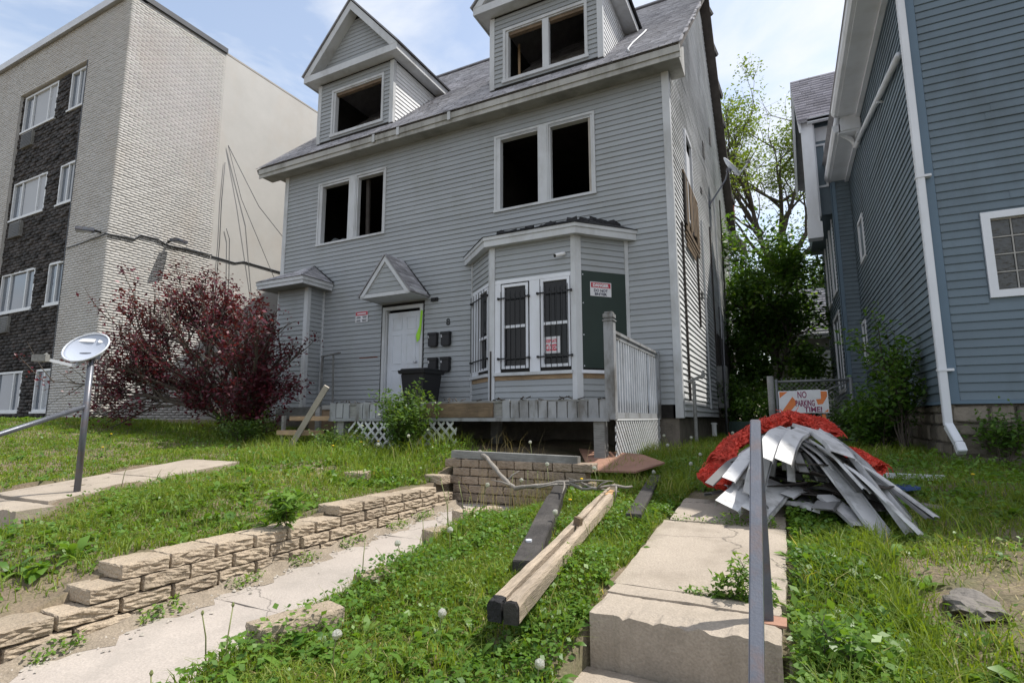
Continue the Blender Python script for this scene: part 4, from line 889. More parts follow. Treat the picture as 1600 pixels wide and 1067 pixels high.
mb = MB(); mb.box(1.34, 1.43, QB-.024, QB, .19, 5.75); mb.box(1.326, 1.35, QB-.024, QB+.08, .19, 5.75); build('corner_board', mb, m_bluetrim, bh)
def rubble(P, a0, a1, z0, z1, name='foundation_stone'):
    z = z0
    while z < z1-.02:
        h = min(rnd.uniform(.13, .24), z1-z); a = a0
        while a < a1:
            w = rnd.uniform(.2, .5); e = min(a+w, a1); c = rnd.uniform(.0, .02)
            mb = MB(); P.poly(mb, [(a+.012, z+.012+c), (e-.015, z+.01), (e-.01, z+h-.012), (a+.02, z+h-.01-c)], -.06, rnd.uniform(-.01, .02)); build(name, mb, m_stonefound2, bh, bevel=.012); a += w
        z += h
m_stonefound2 = mat('rubble_stone', (.19, .165, .135), .9, .25, 5, bump=.6, bs=25, orand=.3)
mb = MB(); mb.box(QX+.05, 9, QY+.05, 19.5, -1.2, .178); mb.box(1.45, QX+.04, QB+.05, 19.5, -1.2, .178); build('foundation', mb, m_stonefound, bh)
rubble(Pl((0, QY+.02), (1, 0)), QX+.02, 4.6, -.62, .17); rubble(Pl((QX+.02, 0), (0, -1)), -12.2, -QY-.02, -.62, .17)
mb = MB(); QF.box(mb, QX-.02, 9, .16, .2, 0, .03); QS.box(mb, -QB, -QY, .16, .2, 0, .03); build('water_table', mb, m_bluetrim, bh)
def blue_win(P, r, w, bars=None):
    a0, a1, z0, z1 = r; mb = MB(); frame_rect(P, mb, a0-w+.02, a1+w-.02, z0-w+.02, z1+w-.02, w, -.05, .035); f = build('window', mb, m_white, bh)
    mb = MB(); P.box(mb, a0+.02, a1-.02, z0+.02, z1-.02, -.045, -.03); build('pane', mb, m_glass, f)
    return f
f = blue_win(QF, wq, .085)
mb = MB()
for k in range(5): z = wq[2]+.03+k*(wq[3]-wq[2]-.06)/4; QF.box(mb, wq[0]+.02, wq[1]-.02, z-.008, z+.008, -.028, -.012)
for k in range(6): a = wq[0]+.02+k*(wq[1]-wq[0]-.04)/5; QF.box(mb, a-.007, a+.007, wq[2]+.02, wq[3]-.02, -.028, -.0125)
build('muntin_grid', mb, mat('glass_block_grout', (.33, .32, .30), .6, .1, 8), f)
m_gblock = mat('wavy_glass_block', (.035, .037, .036), .12, .4, 14, bump=.9, bs=14, spec=.7)
for k in range(4):
    for j in range(5):
        z = wq[2]+.03+k*(wq[3]-wq[2]-.06)/4; a = wq[0]+.02+j*(wq[1]-wq[0]-.04)/5
        mb = MB(); QF.box(mb, a+.010, a+(wq[1]-wq[0]-.04)/5-.010, z+.011, z+(wq[3]-wq[2]-.06)/4-.011, -.029, -.020); build('glass_block', mb, m_gblock, f, bevel=.006)
blue_win(QS, ws1, .07); blue_win(QS, ws2, .07)
for r in wb: blue_win(QBS, r, .09)
mb = MB(); QBS.box(mb, -16.42, -16.38, .8, 2.5, -.02, .02); build('mullion', mb, m_white, bh)
# eaves, gutters and downspout
gx = 1.22
def eave(y0, y1, zs, xw, endcap):
    mb = MB(); mb.box(gx+.11, xw, y0, y1, zs, zs+.02); mb.box(xw-.10, xw-.024, y0, y1, zs-.07, zs-.001); build('soffit', mb, m_white, bh)
    for y in (y0+.0, y1-.02): 
        mb = MB(); mb.box(gx+.10, xw, y, y+.02, zs-.0+.021, zs+.30); build('eave_end', mb, m_white, bh)
    mb = MB(); mb.box(gx+.12, gx+.14, y0, y1, zs+.02, zs+.2); build('fascia', mb, m_white, bh)
    mb = MB(); mb.prism([(gx, y0-.03, zs+.17), (gx+.01, y0-.03, zs+.08), (gx+.05, y0-.03, zs+.03), (gx+.119, y0-.03, zs+.03), (gx+.119, y0-.03, zs+.17)], (0, y1-y0+.06, 0)); build('gutter', mb, m_white, bh)
eave(QY-.35, 12.3, 6.12, QX, True); eave(12.33, 15.7, 5.78, QX, True)
mb = MB(); mb.prism([(gx-.02, QY-.35, 6.30), (5.4, QY-.35, 10.40), (9.5, QY-.35, 6.30), (9.5, QY-.35, 6.2), (5.4, QY-.35, 10.28), (gx+.12, QY-.35, 6.2)], (0, 12.3, 0)); build('roof', mb, m_shingle, bh)
mb = MB(); mb.prism([(gx+.0, QY-.37, 6.13), (gx+.0, QY-.37, 6.33), (5.4, QY-.37, 10.43), (5.4, QY-.37, 10.2)], (0, .02, 0)); build('rake_board', mb, m_white, bh)
def dspipe(pts, w=.085, d=.065, name='downspout'):
    mb = MB()
    for a, b in zip(pts[:-1], pts[1:]): mb.obox(a, b, w, d, up=(0, 0, 1) if abs(Vector(b).z-Vector(a).z) < .9*(Vector(b)-Vector(a)).length else (0, 1, 0))
    return build(name, mb, m_white, bh, bevel=.008)
dx = QX-.035
ds = dspipe([(dx, QY-.065, 6.05), (dx, QY-.065, -.10)], .085, .075)
dspipe([(gx+.06, QY-.2, 6.13), (gx+.2, QY-.12, 6.0), (dx, QY-.065, 5.98)])
mb = MB(); mb.obox((dx, QY-.065, -.09), (dx+.05, QY-.20, -.30), .10, .085, up=(1, 0, 0)); mb.obox((dx+.05, QY-.20, -.30), (dx+.06, QY-.26, -.40), .11, .09, up=(1, 0, 0)); build('downspout_elbow', mb, m_white, ds, bevel=.008)
for z in (.55, 3.0): 
    mb = MB(); mb.box(dx-.05, dx+.11, QY-.11, QY-.024, z, z+.03); build('downspout_strap', mb, m_white, ds)
# slanting pipe on the flank that drains the upper gutter
mb = MB(); mb.tube([(QX-.07, 8.35, 4.86), (QX-.07, 12.45, 5.62)], .045, 10); build('drain_pipe', mb, m_white, bh, smooth=True)
mb = MB(); mb.tube([(QX-.07, 12.45, 5.62), (QX-.09, 12.62, 5.56), (QX-.16, 12.60, 5.72), (QX-.30, 12.5, 5.80), (QX-.40, 12.42, 5.84), (QX-.45, 12.36, 5.98), (QX-.42, 12.3, 6.12)], .05, 10); build('drain_elbow', mb, m_white, bh, smooth=True)
mb = MB(); mb.box(QX-.38, QX-.03, 12.30, 12.42, 5.82, 6.2); build('eave_block', mb, m_white, bh)
mb = MB(); mb.box(QX-.1, QX-.0, 10.0, 10.03, 5.08, 5.11); build('pipe_strap', mb, m_white, bh)
# cross gable at the back
TX0, TX1, TY0, TY1, TE, TR = .98, 1.42, 15.0, 18.8, 7.35, 9.75
mb = MB(); mb.box(TX0, 4, TY0, TY1, 5.0, TE); mb.prism([(TX0, TY0, TE), (TX0, TY1, TE), (TX0, (TY0+TY1)/2, TR-.1)], (3, 0, 0)); build('gable_bay', mb, m_blue, bh)
mb = MB(); mb.box(TX0-.20, TX0+.06, TY0-.28, TY0-.22, 4.55, TE+.1); mb.box(TX0-.16, TX0+.10, TY0-.221, TY0-.0, 4.9, 7.3); mb.box(TX0-.22, TX0+.10, TY0-.30, TY0+.0, 4.35, 4.75); build('gable_corner_board', mb, m_white, bh)
mb = MB(); mb.prism([(TX0-.24, TY0-.34, TE), (TX0-.24, (TY0+TY1)/2, TR), (TX0-.24, TY1+.34, TE), (TX0-.24, TY1+.34, TE-.25), (TX0-.24, (TY0+TY1)/2, TR-.28), (TX0-.24, TY0-.34, TE-.25)], (.05, 0, 0)); build('rake_board', mb, m_white, bh)
mb = MB(); mb.box(TX0+.12, 1.6, TY0-.02, TY0-.001, TE-.42, TE-.05); mb.box(TX0-.05, 2.2, TY0-.42, TY0-.30, TE-.05, TE+.07); mb.box(TX0+.36, TX0+.50, TY0-.03, TY0-.021, 5.6, TE-.43); build('frieze', mb, m_white, bh)
mb = MB(); frame_rect(Pl((0, TY0-.003), (1, 0)), mb, TX0+.06, TX0+.33, 5.7, 6.85, .05, 0, .03); build('window', mb, m_white, bh)
mb = MB(); a = (TX0-.26, TY0-.42, TE+.03); b = (TX0-.26, (TY0+TY1)/2, TR+.06); mb.prism([a, b, (b[0], b[1], b[2]-.08), (a[0], a[1], a[2]-.06)], (4, 0, 0)); c = (TX0-.26, TY1+.42, TE+.03); mb.prism([b, c, (c[0], c[1], c[2]-.06), (b[0], b[1], b[2]-.08)], (4, 0, 0)); gr = build('gable_roof', mb, m_shingle, bh)
m_shingle2 = mat('pale_grey_shingle', (.26, .25, .28), .9, .12, 6, bump=.4, bs=120, attr=.25)
shingles('shingle_courses', Vector(a)+Vector((0,0,.005)), (4, 0, 0), Vector(b)-Vector(a), 0, 17, m_shingle2, gr, wu=.3, jag=.004)
# ------------------------------------------------------------------ text
def text_mesh(s, size, m, parent, P, ac, zc, o, w=None, bold=.0, name='lettering'):
    """flat lettering, centred at (ac, zc) on the plane P, squeezed to width w"""
    cu = bpy.data.curves.new('t', 'FONT'); cu.body = s; cu.size = size; cu.align_x = 'CENTER'; cu.align_y = 'CENTER'; cu.offset = bold; cu.resolution_u = 3; cu.space_line = .8
    ob = bpy.data.objects.new('t', cu); COL.objects.link(ob); dg = bpy.context.evaluated_depsgraph_get()
    me = bpy.data.meshes.new_from_object(ob.evaluated_get(dg)); bpy.data.objects.remove(ob); bpy.data.curves.remove(cu)
    v = np.array([q.co[:] for q in me.vertices]); 
    sx = 1 if w is None else w/(v[:,0].max()-v[:,0].min())
    cx, cy = (v[:,0].max()+v[:,0].min())/2, (v[:,1].max()+v[:,1].min())/2
    for q, c in zip(me.vertices, v): q.co = P.pt(ac+(c[0]-cx)*sx, zc+(c[1]-cy), o)
    me.name = name; me.materials.clear()
    ob = link(name, me, m, parent); ob.location = -world_loc(parent); return ob
def plate(P, mb, a0, a1, z0, z1, o0, o1): return P.box(mb, a0, a1, z0, z1, o0, o1)
# danger sign on the green panel
t = thing('danger_sign', 'red and white danger do not enter sign screwed to the dark green panel', 'sign', RF.pt(.47, 2.1, .03))
mb = MB(); RF.box(mb, .27, .68, 2.085, 2.335, .0225, .027); build('board', mb, m_signwhite, t)
mb = MB(); RF.box(mb, .285, .665, 2.235, 2.322, .0272, .029); build('header', mb, m_red, t)
text_mesh('DANGER', .075, m_signwhite, t, RF, .475, 2.279, .0297, .31, .004); text_mesh('DO NOT', .07, m_ink, t, RF, .475, 2.185, .0275, .27, .003); text_mesh('ENTER', .06, m_ink, t, RF, .475, 2.122, .0275, .24, .003)
# small notice by the door: red head, two columns of print too small to read
t = thing('notice_sign', 'small red headed white notice on the siding left of the front door', 'sign', FR.pt(-8.5, 2.17, .03))
mb = MB(); FR.box(mb, -8.69, -8.33, 2.165, 2.415, .022, .026); build('board', mb, m_signwhite, t)
mb = MB(); FR.box(mb, -8.685, -8.335, 2.325, 2.41, .0262, .028); build('header', mb, m_red, t)
mb = MB()
for a0, a1, z in ((-8.66, -8.54, 2.29), (-8.66, -8.54, 2.262), (-8.66, -8.54, 2.215), (-8.66, -8.54, 2.19), (-8.49, -8.36, 2.295), (-8.47, -8.37, 2.268), (-8.50, -8.36, 2.22), (-8.49, -8.37, 2.192)): FR.box(mb, a0, a1, z-.008, z+.010, .0262, .0272)
build('print_rows', mb, m_coping, t)
mb = MB(); FR.box(mb, -8.64, -8.38, 2.352, 2.380, .0282, .029); build('header_print', mb, m_signwhite, t)
# keep gate closed sign behind the right bay window pane
t = thing('gate_sign', 'red keep gate closed sign standing behind the barred bay window', 'sign', CF.pt(1.19, 1.11, -.0))
mb = MB(); CF.box(mb, 1.055, 1.34, 1.11, 1.40, -.0405, -.036); build('board', mb, m_signwhite, t)
mb = MB(); CF.box(mb, 1.07, 1.29, 1.135, 1.385, -.0358, -.034); build('red_field', mb, m_signwhite, t)
m_redlet = mat('bright_red_letters', (.55, .02, .05), .4, .05, 8)
text_mesh('KEEP GATE', .075, m_redlet, t, CF, 1.18, 1.325, -.0332, .205, .003); text_mesh('CLOSED', .15, m_redlet, t, CF, 1.18, 1.21, -.0332, .21, .006)
# house number, mail boxes, camera
t = thing('house_number', 'black house number eight on the siding above the letter boxes', 'number', FR.pt(-6.16, 1.9, .03)); text_mesh('8', .19, m_blackiron, t, FR, -6.16, 1.985, .024, .095, .006, name='numeral')
mb = MB()
for k, (a, z, lab) in enumerate(((-6.505, 1.475, 'black letter box, upper one nearest the front door'), (-6.185, 1.475, 'black letter box, upper one under the house number'), (-6.495, .945, 'black letter box, lower one just above the black bin'), (-6.185, .945, 'black letter box, lower one nearest the bay window'))):
    t = thing('letter_box', lab, 'letter box', FR.pt(a, z, .05), 'black letter boxes beside the door')
    mb = MB(); FR.poly(mb, [(a-.11, z+.03), (a-.08, z), (a+.08, z), (a+.11, z+.03), (a+.11, z+.28), (a-.11, z+.28)], .018, .10); build('body', mb, m_black, t, bevel=.012)
    mb = MB(); FR.poly(mb, [(a-.118, z+.24), (a+.118, z+.24), (a+.118, z+.30), (a-.118, z+.30)], .018, .115); build('lid', mb, m_black, t, bevel=.01)
    n = (2, 1, 3, 4)[k] if False else k+1
    text_mesh(str(n), .07, m_signwhite, t, FR, a-.085, z+.21, .1012, None, .002, name='numeral')
t = thing('security_camera', 'white bullet camera mounted on the bay siding above the barred windows', 'camera', CF.pt(1.4, 2.75, .05))
mb = MB(); mb.tube([CF.pt(1.47, 2.83, .02), CF.pt(1.45, 2.82, .06)], .03, 10); build('mount', mb, m_whiteplastic, t, smooth=True)
mb = MB(); mb.tube([CF.pt(1.45, 2.815, .07), CF.pt(1.36, 2.765, .19)], .034, 12); build('body', mb, m_whiteplastic, t)
mb = MB(); mb.tube([CF.pt(1.362, 2.766, .187), CF.pt(1.352, 2.760, .20)], .029, 12); build('lens', mb, m_blackiron, t)
# black bin on the deck
t = thing('rubbish_bin', 'black plastic bin with flared rim standing by the front door', 'bin', (-6.42, 8.75, .245))
mb = MB(); c = (-6.42, 8.75); bq = lambda w, d, z: [(c[0]-w, c[1]-d, z), (c[0]+w, c[1]-d, z), (c[0]+w, c[1]+d, z), (c[0]-w, c[1]+d, z)]
mb.hexa([*bq(.235, .24, .25), *bq(.285, .30, .86)]); build('tub', mb, m_black, t, bevel=.015)
mb = MB(); mb.hexa([*bq(.315, .335, .86), *bq(.33, .35, .93)]); build('rim', mb, m_black, t, bevel=.01)
mb = MB(); mb.hexa([*bq(.30, .32, .931), *bq(.28, .30, .965)]); build('lid', mb, m_black, t, bevel=.01)
mb = MB(); mb.box(c[0]-.335, c[0]-.28, c[1]-.12, c[1]+.12, .80, .86); build('handle', mb, m_black, t)

# ------------------------------------------------------------------ satellite dishes
def dish(label, post, size, aim, off, cat='satellite dish', group=None, base=None, arm=None, feed=(0, 0, 0)):
    """shallow bowl seen along aim, with its feed arm"""
    t = thing('satellite_dish', label, cat, post, group); aim = Vector(aim).normalized(); c = Vector(off)
    s = aim.cross(Vector((0, 0, 1))).normalized(); u = s.cross(aim).normalized(); V = []; F = []; nr, na = 7, 32
    def P_(r, k, back=0):
        a = 2*math.pi*k/na; return c+s*(size*1.08*r*math.cos(a))+u*(size*.98*r*math.sin(a))+aim*(size*.22*r*r-back)
    mb = MB()
    for bk in (0, .012):
        b = len(mb.v); mb.v.append(tuple(P_(0, 0, bk)))
        for i in range(1, nr+1):
            for k in range(na): mb.v.append(tuple(P_(i/nr, k, bk)))
        for k in range(na): mb.f.append((b, b+1+k, b+1+(k+1) % na)[::(1 if bk == 0 else -1)])
        for i in range(nr-1):
            for k in range(na): q = b+1+i*na; mb.f.append((q+k, q+na+k, q+na+(k+1) % na, q+(k+1) % na)[::(1 if bk == 0 else -1)])
    b2_ = len(mb.v)//2; q = 1+(nr-1)*na
    for k in range(na): mb.f.append((q+k, b2_+q+k, b2_+q+(k+1) % na, q+(k+1) % na))
    build('reflector', mb, m_dish, t, smooth=True)
    mb = MB(); rim = [P_(1.0, k)+aim*.002 for k in range(na)]; mb.tube(rim+[rim[0]], .010, 6, cap=False); build('rim', mb, m_dishrim, t, smooth=True)
    lo = c-u*size*.98*.9; fe = c-u*size*.75+aim*size*1.35+Vector(feed)
    mb = MB(); mb.obox(c-u*size*.6-aim*.03, lo-u*.06+aim*.02, .035, .025); mb.obox(lo-u*.05, fe, .028, .03); build('feed_arm', mb, m_lightmetal, t)
    mb = MB(); mb.tube([fe-aim*.02, fe+(c-fe).normalized()*.07], [.035, .045], 10); mb.obox(fe-s*.07, fe+s*.07, .05, .07); build('feed_horn', mb, m_greywood, t)
    mb = MB(); mb.obox(c-aim*.02, c-aim*.10-u*.05, .12, .12); mb.tube([c-aim*.09-u*.02, Vector(base) if base is not None else c-aim*.1-u*.5], .024, 8)
    if arm: mb.tube([Vector(base), Vector(arm)], .024, 8); mb.obox(Vector(arm)-Vector((.0, .1, 0)), Vector(arm)+Vector((0, .1, 0)), .04, .16)
    build('mast', mb, m_steel, t, smooth=False)
    return t, c, s, u, aim
m_dish = mat('grey_dish_paint', (.40, .44, .52), .35, .06, 3, spec=.5); m_dishrim = mat('dish_rim', (.55, .58, .63), .4, .05, 4)
pole = Vector((-6.42, 3.02, -.75))
dd = dish('grey satellite dish on top of the left stair railing post', (-6.42, 3.02, .2), .205, (.36, -.71, .60), (-6.56, 3.05, .72), base=(-6.42, 3.02, .52), feed=(-.20, -.10, -.16))
tt, c, s, u, aim = dd
mb = MB(); mb.add([c+u*.10+s*(-.02)+aim*.022, c+u*.10+s*.20+aim*.035, c+u*.14+s*.20+aim*.04, c+u*.14-s*.02+aim*.028]+[c+u*.10+s*(-.02)+aim*.019, c+u*.10+s*.20+aim*.032, c+u*.14+s*.20+aim*.037, c+u*.14-s*.02+aim*.025], [(0,1,2,3), (7,6,5,4), (0,4,5,1), (1,5,6,2), (2,6,7,3), (3,7,4,0)])
build('maker_plate', mb, m_whiteplastic, tt)
mb = MB(); q = c+u*.12-s*.09+aim*.022; mb.tube([q, q+aim*.003], .035, 14); build('maker_badge', mb, m_whiteplastic, tt)
dish('white satellite dish on a bent pole at the sun lit house side', (-1.0, 14.9, 6.2), .33, (.80, -.1, .6), (-.98, 15.6, 6.95), base=(-1.10, 15.4, 6.55), arm=(HX1+.03, 15.0, 5.75))
# handrails
t = thing('stair_railing', 'dark pipe stair railing carrying the satellite dish on its post', 'railing', pole)
mb = MB(); mb.box(pole.x-.10, pole.x+.10, pole.y-.07, pole.y+.07, pole.z-.01, pole.z+.006); build('base_plate', mb, m_rust, t)
mb = MB(); mb.tube([pole, pole+Vector((0, 0, 1.30))], .030, 12); build('post', mb, m_steel, t, smooth=True)
mb = MB(); mb.tube([(-6.42, 3.02, .13), (-6.42, 2.2, -.20), (-6.42, 1.2, -.72), (-6.42, .2, -1.1)], .026, 10); build('handrail', mb, m_steel, t, smooth=True)
t = thing('stair_railing', 'square steel handrail rising in the middle foreground beside concrete step', 'railing', (-.15, 3.05, -.9))
mb = MB(); mb.obox((-.138, 1.93, -.855), (-.138, 2.90, -.022), .046, .046); build('handrail', mb, m_steel, t, bevel=.005)
mb = MB(); mb.box(-.158, -.113, 2.84, 2.885, -.93, -.085); build('post', mb, m_brownsteel if 'm_brownsteel' in globals() else m_steel, t)
mb = MB(); mb.box(-.155, -.06, 2.80, 2.92, -.918, -.908); build('base_plate', mb, m_rust, t)
mb = MB(); mb.obox((-.138, 1.95, -.89), (-.138, 1.95, -1.16), .04, .04); build('post', mb, m_steel, t)

# ------------------------------------------------------------------ timbers, boards and branch in the yard
def gp(x, y, h=0): return Vector((x, y, zland(x, y)+h))
t = thing('charred_post', 'charred dark square post lying in the grass below the branch', 'post', gp(-1.85, 4.5))
a, b = Vector((-1.44, 3.02, -.875)), Vector((-2.30, 5.95, -.63))
d_ = (b-a); nseg = 16; mb = MB(); rings = []
xx = d_.normalized().cross(Vector((0,0,1))).normalized(); zz = xx.cross(d_.normalized())
for i in range(nseg+1):
    p = a+d_*i/nseg; w = .080*(1-.08*rnd.random()); h = .045*(1-.12*rnd.random())
    if i > 9: w *= .80; h *= .8
    rings.append([p-xx*w-zz*h, p+xx*w-zz*h, p+xx*w*.96+zz*h, p-xx*w*.96+zz*h])
def loft(rings):
    V = [tuple(p) for r in rings for p in r]; n = len(rings[0]); F = []
    for i in range(len(rings)-1):
        for k in range(n): F.append((i*n+k, i*n+(k+1) % n, (i+1)*n+(k+1) % n, (i+1)*n+k))
    F += [tuple(range(n))[::-1], tuple((len(rings)-1)*n+k for k in range(n))]
    return V, F
m_charpost = mat('charred_post_wood', (.040, .036, .034), .7, .35, 3, bump=.6, bs=30, wood=(10, 2, 10), dirt=((.12, .11, .10), 2.5, .6, (1, 1, 1)))
build('shaft', loft(rings), m_charpost, t, bevel=.006)
mb = MB(); p = a+d_*.12+zz*.043; mb.tube([p-xx*.03, p-xx*.03+zz*.012], .022, 10); build('bolt_head', mb, m_lightmetal, t)
t = thing('split_timber', 'pale split timber post with a charred end lying on the grass', 'timber', gp(-1.35, 3.6))
a, b = Vector((-1.235, 2.36, -.885)), Vector((-1.50, 5.0, -.68)); d_ = b-a; xx = d_.normalized().cross(Vector((0,0,1))).normalized(); zz = xx.cross(d_.normalized())
m_split = mat('split_pale_timber', (.40, .325, .245), .75, .2, 3, bump=.6, wood=(22, 1.4, 22), orand=.08, dirt=((.15, .125, .10), 3.5, .7, (1, .3, 1)))
def half(sx, u0, u1, taper, lift, seed):
    r = random.Random(seed); R = []; n = 26; ph = r.uniform(0, 6)
    for i in range(n+1):
        q = u0+(u1-u0)*i/n; p = a+d_*q; w0 = .004+.012*abs(math.sin(q*4.3+ph*.2))+.004*r.random(); w1 = .074+.006*math.sin(q*6+ph)-.004*r.random(); h = .038+lift*.010*math.sin(q*7+ph)-.004*r.random()
        if q > taper: k = 1-(q-taper)/(u1-taper+.001)*.8; w1 = w0+(w1-w0)*k; h *= (1+k)/2
        if i == 0: h -= .01*r.random()
        lo = -zz*.05; R.append([p+xx*sx*w0+lo, p+xx*sx*w1*.97+lo, p+xx*sx*w1+zz*(h*.55), p+xx*sx*(w1*.86)+zz*h, p+xx*sx*(w1*.45)+zz*(h+.004*r.random()), p+xx*sx*w0+zz*(h*.9)])
        if sx < 0: R[-1] = R[-1][::-1]
    return loft(R)
build('half', half(1, 0.0, .99, .88, 1, 3), m_split, t); build('half', half(-1, .022, 1.12, .70, .6, 4), m_split, t); build('charred_end', half(-1, -.006, .0215, .70, .6, 4), m_tar, t); build('charred_end', half(1, -.008, .001, .88, 1, 3), m_charpost, t)
mb = MB(); p = a+d_*.53+xx*.0+zz*.045; mb.obox(p-zz*.02, p+zz*.035+xx*.01, .035, .055); build('wood_block', mb, m_brownwood, t)
mb = MB(); p = a+d_*.93+xx*.03+zz*.035; mb.prism([p-xx*.03-d_*.035, p+xx*.03-d_*.03, p+xx*.025+d_*.03, p-xx*.02+d_*.045], zz*.006); build('orange_split', mb, mat('fresh_orange_wood', (.45, .27, .13), .7, .2, 5, bump=.3), t)
t = thing('thin_plank', 'thin charcoal grey plank lying on grass beside the concrete walk', 'plank', gp(-1.2, 5.2))
mb = MB(); mb.obox((-1.10, 4.25, zland(-1.10, 4.25)+.075), (-1.33, 6.15, zland(-1.33, 6.15)+.09), .115, .032); build('plank', mb, m_charpost, t, bevel=.004)
mb = MB(); q = [(-2.50, 6.95, -.42), (-2.02, 5.95, -.60), (-1.48, 5.85, -.58), (-1.28, 6.42, -.52), (-1.62, 6.78, -.46)]; mb.prism(q, (0.0, 0, .018))
setp(build('brown_board', mb, m_rust), label='reddish brown hardboard sheet lying tilted by the lattice', category='board')
def branch(pts, r0, r1):
    n = len(pts); return [Vector(p) for p in pts], [r0+(r1-r0)*i/(n-1) for i in range(n)]
mb = MB(); kp = [(-3.22, 5.55, -.38), (-2.95, 5.30, -.47), (-2.72, 5.08, -.56), (-2.55, 4.95, -.63), (-2.38, 4.80, -.67), (-2.18, 4.82, -.64), (-1.98, 4.86, -.60), (-1.86, 4.83, -.59), (-1.72, 4.85, -.64), (-1.56, 4.80, -.62), (-1.40, 4.86, -.60), (-1.22, 4.95, -.62)]
fin = []
for i in range(len(kp)-1):
    for q in range(3): fin.append(Vector(kp[i]).lerp(Vector(kp[i+1]), q/3)+Vector((rnd.uniform(-1,1), rnd.uniform(-1,1), rnd.uniform(-1,1)))*.008)
mb.tube(fin, [.026*(1-.6*i/len(fin))*(1+.15*math.sin(i*1.7)) for i in range(len(fin))], 8)
for k, dv, l in ((9, (.10, .1, .12), .16), (11, (-.2, .05, .03), .28), (16, (.3, -.05, .03), .3), (20, (.1, -.25, -.06), .30), (22, (-.35, -.1, -.04), .36), (24, (.25, .1, -.02), .35), (27, (.15, -.1, .1), .18), (30, (.02, -.08, -.12), .16), (26, (-.25, .12, .05), .34), (21, (.35, .02, .02), .42)):
    p = fin[k]; d2 = Vector(dv).normalized(); mb.tube([p, p+d2*l*.5+Vector((0,0,.01)), p+d2*l+Vector((rnd.uniform(-.03,.03), rnd.uniform(-.03,.03), 0))], [.011, .009, .004], 6)
setp(build('fallen_branch', mb, m_barkpale, smooth=True), label='dead forked branch lying across the charred post', category='branch')

# ------------------------------------------------------------------ heap of stripped vinyl siding with netting
def sheet(label, pts, w, side, nb=2, group='stripped siding sheets in the heap', m=None):
    """a bent strip of double-lap siding following pts, w wide, stepped across its width"""
    P = [Vector(p) for p in pts]; rows = []
    prof = []
    for k in range(nb):
        f0, f1 = k/nb, (k+1)/nb; prof += [(f0, .0), (f0+.03/nb, .030), (f1-.10/nb, .006), (f1-.05/nb, -.014)]
    prof += [(1, -.004), (1.0, .010)]
    V = []; F = []; n = len(prof)
    fine = []
    for i in range(len(P)-1):
        for q in range(4): fine.append(P[i].lerp(P[i+1], q/4))
    fine.append(P[-1]); fs = []
    for i in range(len(fine)): fs.append((fine[max(i-1, 0)]+fine[i]*2+fine[min(i+1, len(fine)-1)])/4 if 0 < i < len(fine)-1 else fine[i])
    for i, p in enumerate(fs):
        d = (fs[min(i+1, len(fs)-1)]-fs[max(i-1, 0)]).normalized(); s = Vector(side); s = (s-d*s.dot(d)).normalized(); nn = d.cross(s).normalized()
        if nn.z < 0: nn = -nn
        for f, h in prof: V.append(p+s*(w*(f-.5))+nn*(h*w/.2))
        for f, h in prof: V.append(p+s*(w*(f-.5))+nn*(h*w/.2-.004))
    r = 2*n
    for i in range(len(fs)-1):
        for k in range(n-1):
            F.append((i*r+k, i*r+k+1, (i+1)*r+k+1, (i+1)*r+k)); F.append((i*r+n+k+1, i*r+n+k, (i+1)*r+n+k, (i+1)*r+n+k+1))
        F.append((i*r, (i+1)*r, (i+1)*r+n, i*r+n)); F.append((i*r+n-1, i*r+2*n-1, (i+1)*r+2*n-1, (i+1)*r+n-1))
    for b in (0, (len(fs)-1)*r): 
        for k in range(n-1): F.append((b+k, b+n+k, b+n+k+1, b+k+1))
    return setp(build('siding_sheet', (V, F), m or m_sheet), label=label, category='siding sheet', group=group)
m_sheetdark = mat('dirty_grey_vinyl', (.17, .17, .17), .6, .15, 4, orand=.3, dirt=((.05, .05, .048), 4, .7, (1, 1, 1)))
sheet('wide grey siding sheet draping over the front of the heap centre', [(.06, 5.35, -.12), (-.02, 5.05, -.15), (-.07, 4.80, -.22), (-.11, 4.58, -.33)], .26, (1, .15, -.05), 2)
sheet('white siding sheet hanging down the left front beside the rail', [(-.14, 5.30, -.20), (-.20, 5.0, -.31), (-.24, 4.76, -.46), (-.27, 4.6, -.60)], .16, (1, .35, -.3), 1)
sheet('flat white siding piece on the concrete walk at the left of the heap', [(-.18, 5.15, -.56), (-.26, 4.85, -.63), (-.36, 4.55, -.715)], .40, (1, -.1, -.08), 2)
sheet('long grey siding sheet sliding down the right side of the heap', [(.30, 5.5, -.16), (.48, 5.25, -.32), (.62, 4.9, -.58), (.74, 4.60, -.82)], .24, (.8, .55, -.5), 2)
sheet('white siding strip reaching the grass at the far right front of heap', [(.30, 5.1, -.40), (.44, 4.80, -.64), (.57, 4.45, -.86), (.63, 4.12, -.955)], .15, (.95, .3, -.1), 1)
sheet('short folded siding sheet on the top right of the heap', [(.12, 5.6, -.09), (.22, 5.4, -.12), (.34, 5.1, -.23), (.37, 4.95, -.30)], .20, (.9, .4, -.15), 1)
sheet('pinkish white siding offcut inside the dark hollow of the heap', [(.22, 4.95, -.60), (.33, 4.8, -.68), (.42, 4.62, -.76)], .13, (1, .1, -.1), 1)
